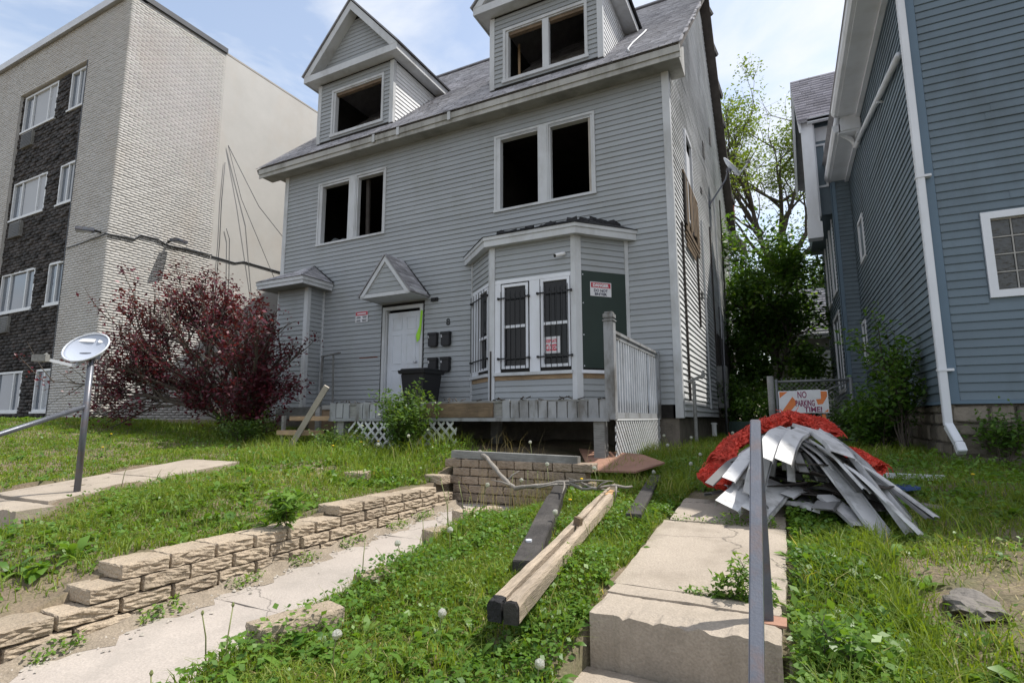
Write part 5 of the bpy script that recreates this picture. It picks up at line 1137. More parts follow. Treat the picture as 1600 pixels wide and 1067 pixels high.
for k in range(54):
    x0 = rnd.uniform(-.46, .46); th = (.66 if x0 > .06 else -.32 if x0 < -.1 else .1)+rnd.uniform(-.16, .16)
    top = Vector((x0*.75, 5.45+rnd.uniform(-.25, .3), -.12-.42*abs(x0)**1.2-rnd.uniform(0, .10))); th = max(th, -.62); d2 = Vector((math.sin(th), -math.cos(th), 0)); l = rnd.uniform(.35, .95 if x0 > .1 else .62)*(1 if abs(x0) > .15 else .6); dr_ = rnd.uniform(.12, .28)+(.30*l if x0 > .1 else .05); kk = rnd.uniform(.3, .5)
    pts = [top, top+d2*l*.45+Vector((0,0,-dr_*kk*.7)), top+d2*l+Vector((0,0,-dr_))]
    for p in pts: p.z = max(p.z, zland(p.x, p.y)+.02)
    sheet('bent siding strip jumbled among others in the middle of the heap', pts, rnd.uniform(.06, .12), (math.cos(th), math.sin(th), rnd.uniform(-.4, .4)-(.35 if x0 > .1 else 0)), 1, m=(m_sheet, m_sheetdark, m_sheet, m_sheet, m_sheetdark)[k % 5])
for k in range(16):
    x0 = rnd.uniform(-.45, .35); y0 = rnd.uniform(5.0, 5.8); z = zland(x0, y0)+.04+.012*k; th = rnd.uniform(-1.0, 1.0)
    d2 = Vector((math.sin(th), -math.cos(th), 0)); sheet('siding offcut lying flat at the bottom of the heap', [Vector((x0, y0, z)), Vector((x0, y0, z))+d2*.3+Vector((0,0,.03)), Vector((x0, y0, z))+d2*.55], rnd.uniform(.08, .16), (math.cos(th), math.sin(th), rnd.uniform(-.3, .3)), 1, group='siding offcuts under the heap', m=(m_sheet, m_sheetdark, m_sheetdark)[k % 3])
mb = MB()
for k in range(70):
    x0, y0 = rnd.uniform(-.45, .55), rnd.uniform(5.0, 5.9); h = (.62-.5*abs(x0-.05))*rnd.random(); z = zland(x0, y0)+.02+h; th = rnd.uniform(0, 6.28); d2 = Vector((math.cos(th), math.sin(th), rnd.uniform(-.2, .2)))*rnd.uniform(.1, .26)
    mb.obox(Vector((x0, y0, z))-d2, Vector((x0, y0, z))+d2, rnd.uniform(.06, .16), .008, up=(rnd.uniform(-.5, .5), rnd.uniform(-.5, .5), 1))
setp(build('dark_scraps', mb, m_charwood), label='dark scraps filling the hollow under the white siding heap', category='scraps', kind='stuff')  # dark pieces that fill the hollow of the heap
# netting: crumpled strands thrown over the heap
def netting(label, path, rad, n, seed):
    r2 = random.Random(seed); mb = MB(); P = [Vector(p) for p in path]
    nu, nv = 90, 26; V = []; F = []
    L_ = len(P)-1; g1 = [[r2.uniform(-1, 1) for _ in range(10)] for _ in range(31)]
    for i in range(nu+1):
        q = i/nu*L_; k = min(int(q), L_-1); p = P[k].lerp(P[k+1], q-k); R = rad[k]*(1-(q-k))+rad[k+1]*(q-k); d = (P[k+1]-P[k]).normalized(); s = d.cross(Vector((0,0,1))).normalized()
        for j in range(nv):
            a = 2*math.pi*j/nv; f = .90+.20*g1[i//3][int(j/nv*9.99)]+.22*r2.uniform(-1, 1)
            V.append(p+s*(R*1.15*f*math.cos(a))+Vector((0,0,1))*(R*.55*f*math.sin(a)))
    for i in range(nu):
        for j in range(nv): F.append((i*nv+j, i*nv+(j+1) % nv, (i+1)*nv+(j+1) % nv, (i+1)*nv+j))
    t = thing('netting', label, 'netting', P[0]); build('crumpled_sheet', (V, F), m_net, t)
    for k in range(n):
        q = r2.random()*L_; i = min(int(q), L_-1); p = P[i].lerp(P[i+1], q-i); R = rad[i]*(1-(q-i))+rad[i+1]*(q-i)
        pts = []; th = r2.uniform(0, 3.1); 
        d = (P[i+1]-P[i]).normalized(); s = d.cross(Vector((0,0,1))).normalized(); dr = r2.uniform(-.1, .1)
        for m_ in range(5):
            a = th+m_*.28; pts.append(p+d*(dr*m_*.3+r2.uniform(-.015, .015))+s*(R*1.12*math.cos(a))+Vector((0,0,R*.56*math.sin(a)+r2.uniform(-.01, .02))))
        mb.tube(pts, .0032, 3)
    build('strands', mb, m_net, t, kind='stuff')
    return t
netting('crumpled red orange netting thrown over the top of the siding heap', [(-.62, 5.55, -.42), (-.50, 5.65, -.27), (-.25, 5.75, -.10), (0, 5.8, -.01), (.25, 5.75, -.06), (.36, 5.55, -.14)], [.13, .13, .11, .12, .10, .05], 900, 5)
netting('lump of red orange netting on the walk at the left foot of heap', [(-.62, 5.40, -.52), (-.48, 5.25, -.57), (-.33, 5.2, -.60)], [.15, .14, .07], 380, 6)
netting('smooth red orange netting fold behind the right end of heap', [(.40, 6.35, -.34), (.58, 6.25, -.38), (.74, 6.15, -.48)], [.13, .13, .12], 200, 8)
mb = MB(); V = []; 
for k in range(9): a = 2*math.pi*k/9; V.append((.88+.16*math.cos(a), 6.15+.11*math.sin(a), zland(.88, 6.15)+.03+.05*rnd.random()))
mb.prism(V, (0, 0, .025)); setp(build('blue_rag', mb, mat('blue_cloth', (.03, .06, .16), .8, .4, 6, bump=.5, bs=30)), label='blue and white rag on the grass right of the heap', category='rag')
mb = MB(); mb.obox((.82, 7.15, zland(.8, 7.1)+.03), (1.38, 6.95, zland(1.4, 7)+.05), .09, .05); setp(build('white_plank', mb, m_white), label='white board lying on dark grass behind the heap', category='board')

# ------------------------------------------------------------------ chain link gate, barricade board, shed
t = thing('chain_link_gate', 'chain link gate closing the gap between the two houses', 'gate', (.4, 10.5, -.45))
gy = 10.5
m_galv = mat('dull_galvanised', (.16, .165, .17), .5, .15, 6, metal=.3)
for x, r in ((-.22, .055), (-.13, .025), (.98, .03)):
    mb = MB(); mb.tube([(x, gy, -.6), (x, gy, .72 if r > .05 else .66)], r, 10); build('gate_post', mb, m_greywood if r > .05 else m_galv, t, smooth=True)
mb = MB(); mb.tube([(-.13, gy, .62), (.98, gy, .62)], .022, 8); build('top_rail', mb, m_galv, t, smooth=True)
mb = MB(); mb.tube([(-.13, gy, -.36), (.98, gy, -.36)], .02, 8); mb.tube([(.55, gy, .42), (.98, gy, .61)], .012, 6); build('bottom_rail', mb, m_galv, t, smooth=True)
mb = MB(); st = .075
for s in (1, -1):
    c = -.13-1.0
    while c < 2.0:
        lo, hi = max(-.13, c if s > 0 else c-1.0), min(.98, c+1.0 if s > 0 else c)
        if hi-lo > .03:
            f = (lambda x: -.36+(x-c)) if s > 0 else (lambda x: -.36+(c-x))
            mb.tube([(lo, gy+.004*s, f(lo)), (hi, gy+.004*s, f(hi))], .0035, 4, cap=False)
        c += st
x = -.13
while x < .98: mb.tube([(x, gy, .62), (x+.02, gy, .68)], .0035, 4); mb.tube([(x+.02, gy, .62), (x, gy, .68)], .0035, 4); x += st
build('wire_mesh', mb, m_galv, t, kind='stuff')
t = thing('barricade', 'orange striped barricade board with handwritten no parking lettering', 'barricade', (.25, 9.9, -.45))
BP = Pl((-.10, 9.9), (.74, -.03)); bz0, bz1, bl_ = .075, .43, .70
mb = MB(); BP.box(mb, 0, bl_, bz0, bz1, 0, .03); build('board', mb, m_signwhite, t)
for pts in ([(.015, bz1-.015), (.135, bz1-.015), (.015, bz1-.115)], [(.03, bz0+.015), (.145, bz0+.015), (.27, bz0+.16), (.20, bz0+.26)], [(.55, bz0+.13), (.62, bz0+.14), (bl_-.012, bz0+.26), (bl_-.012, bz1-.02), (.60, bz1-.015), (.60, bz0+.22), (.53, bz0+.215)], [(bl_-.07, bz0+.015), (bl_-.012, bz0+.015), (bl_-.012, bz0+.06)]):
    mb = MB(); BP.poly(mb, pts, .0305, .0315); build('orange_stripe', mb, m_orange, t)
mb = MB(); BP.box(mb, .27, .60, bz0+.24, bz1+.01, .032, .034); BP.box(mb, .34, .585, bz0+.005, bz0+.105, .032, .034); build('pasted_strip', mb, m_signwhite, t)
for s_, a, z, w, h in (('NO', .34, bz1-.065, .13, .105), ('PARKING', .375, bz0+.155, .27, .10), ('TIME!', .48, bz0+.055, .25, .085)): text_mesh(s_, h*1.35, m_inkred, t, BP, a, z, .0345, w, .004)
for a in (.10, .62):
    for dy in (-.16, .2):
        mb = MB(); p0 = BP.pt(a, .05, -.01); mb.obox(p0, (p0.x+.03, p0.y+dy, -.46), .05, .03); build('leg', mb, m_orange if a > .5 else m_lightmetal, t)
mb = MB(); BP.box(mb, .02, bl_-.02, -.22, -.02, 0.0, .025); build('lower_board', mb, m_charwood, t)
sh = thing('garden_shed', 'small shed with white door and grey roof far behind the gate', 'shed', (1.0, 22, -.4))
SP = Pl((0, 22), (1, 0))
mb = MB(); mb.box(-.4, 4.5, 22, 26, -.5, 2.9); build('wall', mb, m_greywood, sh)
for k in range(20):
    z = -.4+k*.16; mb = MB(); SP.box(mb, -.4, .62, z, z+.15, .001, .02); build('wall_board', mb, m_greywood, sh)
mb = MB(); SP.box(mb, .72, 1.52, -.3, 2.25, .0, .04); d0 = build('door', mb, m_white, sh)
mb = MB(); frame_rect(SP, mb, .62, 1.62, -.3, 2.36, .10, .0, .07, False); build('door_frame', mb, m_white, sh)
mb = MB()
for k in range(5): SP.box(mb, .735+k*.157, .735+k*.157+.145, -.28, 2.2, .041, .05)
build('door_plank', mb, m_white, d0)
mb = MB(); mb.prism([(-.7, 21.5, 2.85), (-.7, 24, 5.0), (-.7, 26.5, 2.85), (-.7, 26.5, 2.75), (-.7, 24, 4.88), (-.7, 21.5, 2.75)], (6, 0, 0)); r3 = build('roof', mb, m_shingle, sh)
shingles('shingle_courses', (-.7, 21.48, 2.87), (6, 0, 0), (0, 2.5, 2.15), 0, 18, m_shingle, r3, wu=.3)
# things beside the house side: leaning poles, standpipe, awning and chimney at the back
mb = MB(); mb.tube([(-1.25, 13.5, -.4), (-1.38, 15.3, 2.6)], .02, 6); setp(build('leaning_pole', mb, m_galv, smooth=True), label='thin grey pole leaning on the shaded house side', category='pole')
mb = MB(); mb.tube([(-1.22, 13.0, -.4), (-1.42, 15.0, 2.9)], .016, 6); setp(build('leaning_pole', mb, m_black, smooth=True), label='thin black pole leaning on the shaded house side', category='pole')
mb = MB(); mb.tube([(-1.38, 9.62, -.45), (-1.38, 9.62, .62)], .03, 8); mb.obox((-1.45, 9.6, .62), (-1.2, 9.66, .72), .05, .05); mb.tube([(-1.26, 9.66, .66), (-1.22, 9.68, .80)], .025, 6); setp(build('standpipe', mb, m_greywood, smooth=False), label='rusty standpipe with a valve at the house corner', category='pipe')
mb = MB(); mb.tube([(-1.40, 12.35, -.38), (-1.40, 12.35, -.14)], .05, 8); mb.tube([(-1.40, 12.35, -.14), (-1.40, 12.35, -.10)], .065, 8); setp(build('vent_pipe', mb, m_whiteplastic), label='white capped pipe at the foot of the sun lit wall', category='pipe')
t = thing('chimney_stack', 'short brick chimney stub at the rear corner of the burnt house', 'chimney', (-1.45, 21.6, 7.0))
m_brick = mat('orange_brick', (.30, .10, .045), .9, .2, 6, bump=.4, bs=40, orand=.2)
for r in range(7):
    for k in range(2):
        mb = MB(); x0 = -1.62+k*.16+(.0 if r % 2 else .02); mb.box(x0, x0+.15, 21.5, 21.7, 7.5+r*.085, 7.5+r*.085+.075); build('brick', mb, m_brick, t)
mb = MB(); mb.box(-1.64, -1.30, 21.45, 21.75, 6.6, 7.49); build('plinth', mb, m_trim, t)
mb = MB(); mb.prism([(-1.6, 20.9, 7.05), (-.95, 20.9, 6.35), (-.95, 20.9, 6.30), (-1.6, 20.9, 6.85)], (0, 2.0, 0)); setp(build('rear_awning', mb, m_greywood), label='slanting grey awning at the rear corner of burnt house', category='awning')
mb = MB()
for k in range(7): x = -.9+k*.0; 
mb = MB(); V = [(-.62+.5*math.cos(a)*(1+.2*math.sin(3*a)), 12.4+.4*math.sin(a), zland(-.6, 12.4)+.05) for a in np.linspace(0, 6.0, 12)]; mb.prism(V, (.05, 0, .35)); setp(build('green_tarp', mb, mat('dark_green_tarp', (.03, .055, .05), .6, .3, 5, bump=.6, bs=20)), label='dark green tarp bundle behind the left gate post', category='tarp')
# ------------------------------------------------------------------ vegetation
R = np.random.default_rng(11)
def foliage_mat(name, c0, c1, transl=.3, rough=.55, c2=None):
    m = bpy.data.materials.new(name); m.use_nodes = True; t = m.node_tree; b = t.nodes['Principled BSDF']; L = t.links.new
    at = N(t, 'ShaderNodeAttribute', attribute_name='vary'); cr = N(t, 'ShaderNodeValToRGB'); e = cr.color_ramp.elements
    e[0].position = 0; e[0].color = (*c0, 1); e[1].position = .82; e[1].color = (*c1, 1)
    if c2: q = e.new(1.0); q.color = (*c2, 1)
    L(at.outputs['Fac'], cr.inputs['Fac']); L(cr.outputs['Color'], b.inputs['Base Color']); b.inputs['Roughness'].default_value = rough; b.inputs['Specular IOR Level'].default_value = .35
    tr = N(t, 'ShaderNodeBsdfTranslucent'); sc = N(t, 'ShaderNodeVectorMath', operation='MULTIPLY'); sc.inputs[1].default_value = (1.7, 1.6, .6); L(cr.outputs['Color'], sc.inputs[0]); L(sc.outputs[0], tr.inputs['Color'])
    ms = N(t, 'ShaderNodeMixShader'); ms.inputs[0].default_value = transl; L(b.outputs[0], ms.inputs[1]); L(tr.outputs[0], ms.inputs[2]); L(ms.outputs[0], t.nodes['Material Output'].inputs['Surface'])
    return m
f_grass = foliage_mat('lawn_grass', (.066, .125, .014), (.205, .275, .036), .38, .5, (.42, .36, .16))
f_weed = foliage_mat('broad_weed_leaf', (.045, .120, .018), (.145, .255, .040), .38, .42, (.21, .29, .055))
f_plum = foliage_mat('plum_leaf', (.032, .010, .016), (.115, .020, .036), .28, .4, (.22, .04, .065))
f_spring = foliage_mat('spring_leaf', (.075, .12, .020), (.17, .24, .045), .4, .5)
f_dark = foliage_mat('deep_green_leaf', (.028, .075, .012), (.085, .17, .025), .35, .4, (.17, .25, .04))
f_shrub = foliage_mat('shrub_leaf', (.035, .085, .018), (.10, .17, .035), .28, .35, (.22, .28, .10))
f_straw = foliage_mat('dry_straw', (.22, .18, .09), (.38, .32, .17), .2, .7)
def leaves(pos, size, ar=.5, up=.5, seed=0, fold=.0, outw=None):
    """one four-sided leaf per point: pos (n,3), size (n,) long, random facing biased upward"""
    r = np.random.default_rng(seed); n = len(pos)
    d = r.normal(size=(n, 3)); d[:, 2] *= .55
    if outw is not None: d += outw*1.2
    d /= np.linalg.norm(d, axis=1, keepdims=True)
    nr = r.normal(size=(n, 3)); nr[:, 2] = np.abs(nr[:, 2])+up*2; s = np.cross(d, nr); s /= np.linalg.norm(s, axis=1, keepdims=True)+1e-9
    nn = np.cross(s, d)
    L_ = size[:, None]; W_ = L_*ar
    p0 = pos; p1 = pos+d*L_*.45+s*W_*.5+nn*L_*.06; p2 = pos+d*L_-nn*L_*.05; p3 = pos+d*L_*.45-s*W_*.5+nn*L_*.06
    V = np.stack([p0, p1, p2, p3], 1).reshape(-1, 3); F = np.arange(4*n).reshape(n, 4)
    return V, F
def blades(x, y, z, h, w, lean, seed, nseg=2):
    r = np.random.default_rng(seed); n = len(x); a = r.uniform(0, 2*np.pi, n); b = r.uniform(0, 2*np.pi, n)
    base = np.stack([x, y, z], 1); sd = np.stack([np.cos(a), np.sin(a), 0*a], 1)*w[:, None]/2; ln = np.stack([np.cos(b), np.sin(b), 0*b], 1)*(h*lean)[:, None]
    up = np.zeros((n, 3)); up[:, 2] = 1
    q1 = base+up*(h*.55)[:, None]+ln*.30; q2 = base+up*(h*(1-.35*lean))[:, None]+ln
    V = np.stack([base-sd, base+sd, q1+sd*.75, q1-sd*.75, q2+sd*.1, q2-sd*.1], 1).reshape(-1, 3)
    i = np.arange(n)[:, None]*6; F = np.concatenate([i+np.array([[0, 1, 2, 3]]), i+np.array([[3, 2, 4, 5]])], 1).reshape(-1, 4)
    return V, F, 6
def pnoise(x, y, s):
    return .5+.25*(np.sin(x*s*1.7+y*s*.9+1.1)*np.cos(y*s*1.3-x*s*.4+.3)+np.sin(x*s*3.1-y*s*2.3+2.2)*.6+np.cos(x*s*.8+y*s*3.7)*.4)
def free(x, y):
    """true where plants may stand (not on walks, walls, houses)"""
    ok = ~((x > PXL-.30) & (x < path_xr(y)+.06) & (y < 5.62) & (y > -1)); ok &= ~((x > -.95) & (x < -.04) & (y < 5.38)); ok &= ~((x > -7.37) & (x < -6.04) & (y < 4.7))
    ok &= ~((x > -11.3) & (x < -1.5) & (y > 9.25)); ok &= ~((x < -15.3) & (y > 7.25)); ok &= ~((x > 1.7) & (y > 8.15)); ok &= ~((x > -6.6) & (x < -2.0) & (y > 6.7))
    ok &= ~((x > -3.7) & (x < -1.95) & (y > 5.36) & (y < 5.65))
    return ok
def scatter(n, x0, x1, y0, y1, dens=None):
    x = R.uniform(x0, x1, n); y = R.uniform(y0, y1, n); k = free(x, y)
    if dens is not None: k &= R.random(n) < dens(x, y)
    return x[k], y[k]
bare = lambda x, y: np.clip(1.15-1.5*np.exp(-((x-1.75)/.95)**2-((y-4.4)/1.0)**2)-1.15*np.exp(-((x-.80)/.38)**2-((y-3.35)/.55)**2)-.65*np.exp(-((x+4.9)/.9)**2-((y-4.4)/.7)**2), .06, 1)
GV = []; GF = []; GA = []; off = 0
def add_blades(n, box, hr, wr, lean, dens, vr, seed):
    global off
    x, y = scatter(n, *box, dens); m = len(x); h = R.uniform(*hr, m)*(.55+.9*pnoise(x, y, 1.6)); w = R.uniform(*wr, m)
    V, F, k = blades(x, y, land(x, y)-.006, h, w, R.uniform(.2, lean, m), seed); a = np.clip(R.uniform(*vr, m)*.55+.45*pnoise(x+3, y, .9)+np.where(R.random(m) < .05, .5, 0), 0, 1)
    GV.append(V); GF.append(F+off); GA.append(np.repeat(a, k)); off += len(V)
patch = lambda x, y: np.clip(-.05+1.55*pnoise(x, y, 1.1), .05, 1)*bare(x, y)
add_blades(85000, (-2.6, -.9, 1.2, 6.4), (.03, .11), (.003, .0075), 1.3, patch, (0, 1), 1)
add_blades(110000, (-.1, 4.6, 1.2, 6.0), (.03, .13), (.003, .009), 1.4, patch, (0, 1), 2)
add_blades(75000, (-7.0, -3.4, 1.0, 6.4), (.03, .12), (.003, .009), 1.3, patch, (0, 1), 3)
add_blades(85000, (-16.5, -7.0, 1.5, 7.4), (.03, .085), (.006, .013), .9, lambda x, y: np.clip(.6+.6*pnoise(x, y, 1), 0, 1), (.05, .95), 4)
add_blades(5000, (-2.6, -.9, 1.2, 6.4), (.10, .22), (.004, .008), .7, lambda x, y: np.clip(pnoise(x, y, 2.9)*2-1, 0, 1), (.2, 1), 8)
add_blades(7000, (-.1, 4.6, 1.2, 6.0), (.10, .26), (.004, .010), .9, lambda x, y: np.clip(pnoise(x, y, 2.9)*2-1, 0, 1)*bare(x, y), (.2, 1), 9)
add_blades(6000, (-7, -3.4, 1.0, 6.4), (.10, .24), (.004, .010), .9, lambda x, y: np.clip(pnoise(x, y, 2.9)*2-1, 0, 1), (.2, 1), 10)
add_blades(9000, (-7.2, -3.7, 4.6, 6.5), (.14, .34), (.004, .010), .8, lambda x, y: np.clip(pnoise(x, y, 2.1)*1.8-.6, 0, 1), (.2, 1), 12)
add_blades(3500, (-1.9, -.95, 5.4, 8.5), (.12, .28), (.004, .009), .8, None, (.1, 1), 13)
add_blades(3000, (.0, .5, 2.2, 4.6), (.10, .22), (.004, .010), .9, None, (.1, 1), 14)
add_blades(26000, (-2.4, 7.5, 6.0, 8.3), (.05, .13), (.005, .011), .9, None, (0, .8), 5)
add_blades(12000, (-1.5, 1.8, 8.2, 14), (.06, .2), (.008, .016), .9, None, (0, .8), 6)
add_blades(7000, (-12, -6.6, 6.2, 9.2), (.06, .2), (.007, .014), .9, None, (0, .8), 7)
bulk('grass', np.concatenate(GV), np.concatenate(GF), f_grass, attr=np.concatenate(GA), kind='stuff')
# broad leaved weeds: rosettes, then small clover-like leaves
WV = []; WF = []; WA = []; woff = 0
def rosettes(n, box, lr, dens, seed, upk=.55, nl=8):
    global woff
    x, y = scatter(n, *box, dens); m = len(x); r = np.random.default_rng(seed)
    x = np.repeat(x, nl)+r.normal(0, .01, m*nl); y = np.repeat(y, nl)+r.normal(0, .01, m*nl); z = land(x, y)-.004; k = m*nl
    l = np.repeat(r.uniform(*lr, m), nl)*r.uniform(.55, 1.1, k); a = r.uniform(0, 2*np.pi, k); el = r.uniform(.15, 1.15, k)*upk*1.6
    d = np.stack([np.cos(a)*np.cos(el), np.sin(a)*np.cos(el), np.sin(el)], 1); s = np.stack([-np.sin(a), np.cos(a), r.normal(0, .25, k)], 1); nn = np.cross(d, s)*-1
    w = l*r.uniform(.22, .40, k); B = np.stack([x, y, z], 1); L_ = l[:, None]; W_ = w[:, None]
    P = [B-s*W_*.08, B+s*W_*.08]
    for q, ww, dr in ((.35, .42, .02), (.70, .5, -.04), (1.0, .06, -.20)):
        c = B+d*L_*q+nn*L_*dr*(-1); c[:, 2] -= (l*max(0, q-.5)*.35); P += [c-s*W_*ww+np.array([0, 0, 1])*W_*.12, c+s*W_*ww+np.array([0, 0, 1])*W_*.12]
    V = np.stack(P, 1).reshape(-1, 3); i = np.arange(k)[:, None]*8; F = np.concatenate([i+np.array([[0, 1, 3, 2]]), i+np.array([[2, 3, 5, 4]]), i+np.array([[4, 5, 7, 6]])], 1).reshape(-1, 4)
    WV.append(V); WF.append(F+woff); WA.append(np.repeat(np.clip(r.uniform(0, .9, k)*.6+np.repeat(r.uniform(0, .45, m), nl), 0, 1), 8)); woff += len(V)
rosettes(900, (-2.6, -.9, 1.2, 6.4), (.05, .13), None, 21); rosettes(760, (-.05, 4.5, 1.2, 6.0), (.06, .17), bare, 22); rosettes(560, (-7, -3.4, 1.1, 6.4), (.06, .16), bare, 23)
rosettes(500, (-16, -7.2, 1.5, 7.3), (.07, .15), None, 24, nl=6); rosettes(260, (-2.2, 6, 6.0, 8.2), (.08, .2), None, 25); rosettes(70, (-.05, 3.4, 1.3, 3.2), (.10, .17), bare, 26, .6); rosettes(60, (-6.5, -3.5, 1.6, 5.6), (.10, .19), None, 27, .7); rosettes(40, (-2.5, -.95, 1.2, 3.0), (.08, .15), None, 28, .7)
def small_leaves(n, box, sz, hgt, dens, seed):
    global woff
    x, y = scatter(n, *box, dens); m = len(x); r = np.random.default_rng(seed); hh = hgt*(.35+.9*pnoise(x, y, 2.3)); z = land(x, y)+r.uniform(.0, 1, m)**.7*hh
    V, F = leaves(np.stack([x, y, z], 1), r.uniform(*sz, m), .75, 1.1, seed); WV.append(V); WF.append(F+woff); WA.append(np.repeat(np.clip(r.uniform(0, .8, m)*.7+.35*pnoise(x, y, 1.2), 0, 1), 4)); woff += len(V)
small_leaves(17000, (-2.6, -.9, 1.2, 6.0), (.010, .036), .085, None, 31); small_leaves(15000, (-.06, 4.0, 1.2, 5.6), (.012, .045), .09, patch, 32); small_leaves(15000, (-7.0, -3.4, 1.0, 6.4), (.016, .04), .10, patch, 33); small_leaves(14000, (-16, -7.3, 1.5, 7.3), (.02, .05), .07, None, 34); small_leaves(7000, (-.03, .35, 1.5, 5.0), (.02, .05), .13, None, 36); small_leaves(4000, (-1.3, -.96, 1.5, 5.4), (.015, .04), .12, None, 37); small_leaves(3500, (-2.6, -2.0, 1.2, 4.6), (.02, .045), .12, None, 38); small_leaves(6000, (-6.8, -3.7, 4.4, 6.4), (.02, .05), .22, lambda x, y: np.clip(pnoise(x, y, 2.4)*2-.7, 0, 1), 39); rosettes(120, (-.03, .5, 1.5, 5.0), (.08, .16), None, 46); small_leaves(12000, (-2.2, 5, 5.8, 8.2), (.02, .05), .16, None, 35)
# weeds in the joints of the walks and along the wall foot
def joint(n, x0, x1, y0, y1, sz, h, seed):
    global woff
    r = np.random.default_rng(seed); x = r.uniform(x0, x1, n); y = r.uniform(y0, y1, n); zz = np.where(x < -2, path_z(y), walk_z(y)); z = zz+r.uniform(0, 1, n)**1.5*h
    V, F = leaves(np.stack([x, y, z], 1), r.uniform(*sz, n), .5, .8, seed); WV.append(V); WF.append(F+woff); WA.append(np.repeat(r.uniform(.2, 1, n), 4)); woff += len(V)
joint(260, -.55, -.12, 3.06, 3.12, (.012, .035), .03, 41); joint(420, -.40, -.10, 3.05, 3.15, (.02, .05), .10, 42); joint(200, -.85, -.1, 4.51, 4.56, (.012, .03), .04, 43); joint(160, -.5, -.12, 4.5, 4.6, (.02, .04), .09, 44)
for k, yy in enumerate((1.55, 2.05, 2.6, 3.1, 3.6, 4.2, 4.6)): joint(150, PXL-.0, PXL+.10, yy-.12, yy+.12, (.015, .04), .07, 50+k)
bulk('weeds', np.concatenate(WV), np.concatenate(WF), f_weed, attr=np.concatenate(WA), kind='stuff')
# dry stalks and straw
SV = []; SF = []; SA = []; so_ = 0
def straws(n, box, hr, seed, flat=False, wr=(.003, .006)):
    global so_
    x, y = scatter(n, *box); m = len(x); h = R.uniform(*hr, m); V, F, k = blades(x, y, land(x, y)+(R.uniform(0, .05, m) if flat else 0), h*(.15 if flat else 1), R.uniform(*wr, m), (R.uniform(3, 7, m) if flat else R.uniform(.05, .5, m)), seed)
    SV.append(V); SF.append(F+so_); SA.append(np.repeat(R.random(m), k)); so_ += len(V)
straws(420, (-2.5, -.95, 1.3, 6.2), (.06, .16), 61, True); straws(900, (.0, 4.4, 1.3, 6), (.06, .18), 62, True); straws(500, (-7, -3.5, 1.2, 6.2), (.08, .2), 63, True); straws(160, (-2.75, -2.15, 5.0, 5.40), (.25, .5), 64); straws(60, (-2.75, -2.3, 4.0, 4.6), (.25, .5), 65); straws(2600, (.7, 3.4, 3.0, 5.8), (.06, .22), 66, True); straws(70, (-3.4, -2.1, 5.62, 6.3), (.2, .5), 67)
bulk('dry_straw', np.concatenate(SV), np.concatenate(SF), f_straw, attr=np.concatenate(SA), kind='stuff')
# pebbles and crumbs along the wall foot and bare soil
PV = []; PF = []
for k in range(900):
    q = R.random()
    if q < .45: x, y = PXL+abs(R.normal(0, .10))+.0, R.uniform(1.2, 5.2); z = float(path_z(y))+.004
    elif q < .7: x, y = R.uniform(-5.8, -3.8), R.uniform(3.6, 5.2); z = zland(x, y)
    else: x, y = R.uniform(.3, 3.6), R.uniform(2, 5.4); z = zland(x, y)
    s = R.uniform(.004, .014); b = len(PV); o = R.uniform(-.4, .4, (6, 3))*s
    pts = np.array([[1,0,0],[0,1,0],[-1,0,0],[0,-1,0],[0,0,.8],[0,0,-.6]])*s+o+np.array([x, y, z+s*.3]); PV += pts.tolist()
    PF += [(b, b+1, b+4), (b+1, b+2, b+4), (b+2, b+3, b+4), (b+3, b, b+4)]
bulk('pebbles', PV, PF, mat('pale_pebbles', (.34, .31, .27), .9, .3, 30), kind='stuff')
# dirt drift at the foot of the block wall
dv = []; df = []; n = 60
for i in range(n+1):
    y = 1.1+4.2*i/n; w = .07+.05*math.sin(i*.9)+.04*math.sin(i*2.3); dv += [(PXL-.01, y, float(path_z(y))+.045+.015*math.sin(i*1.3)), (PXL+w*.5, y, float(path_z(y))+.018), (PXL+w+.05, y, float(path_z(y))+.001)]
for i in range(n): q = i*3; df += [(q, q+1, q+4, q+3), (q+1, q+2, q+5, q+4)]
build('dirt_drift', (dv, df), mat('pale_dust', (.24, .20, .155), .95, .2, 6, bump=.6, bs=80, fine=.25), smooth=True, kind='stuff', recenter=False)
# dandelions: heads and clocks one by one
def dandelion(x, y, h, kind, label, group, zz=None):
    z = zland(x, y) if zz is None else zz; lx, ly = R.normal(0, .12, 2)*h; t = thing('dandelion', label, 'flower', (x, y, z), group)
    mb = MB(); top = Vector((x+lx, y+ly, z+h)); mb.tube([(x, y, z-.01), (x+lx*.3, y+ly*.3, z+h*.55), top], [.0035, .003, .0025], 5); build('stalk', mb, m_stalk, t, smooth=True)
    mb = MB(); r = .016 if kind == 'yellow' else .021
    if kind == 'bud': mb.tube([top, top+Vector((0,0,.008)), top+Vector((0,0,.018))], [.004, .007, .003], 6); build('bud', mb, m_stalk, t)
    else:
        bm = bmesh.new(); bmesh.ops.create_icosphere(bm, subdivisions=2, radius=r); 
        for v in bm.verts: v.co = v.co*(1+.14*rnd.uniform(-1, 1)); v.co.z *= .55 if kind == 'yellow' else 1
        me = bpy.data.meshes.new('head'); bm.to_mesh(me); bm.free(); o = link('head', me, m_yellow if kind == 'yellow' else m_fluff, t); o.location = top-world_loc(t)
m_stalk = mat('dandelion_stalk', (.17, .19, .07), .6, .2, 20); m_yellow = mat('dandelion_yellow', (.75, .50, .02), .6, .15, 60, bump=.6, bs=300); m_fluff = mat('dandelion_fluff', (.55, .55, .53), .9, .2, 120, bump=.8, bs=300, transl=.3)
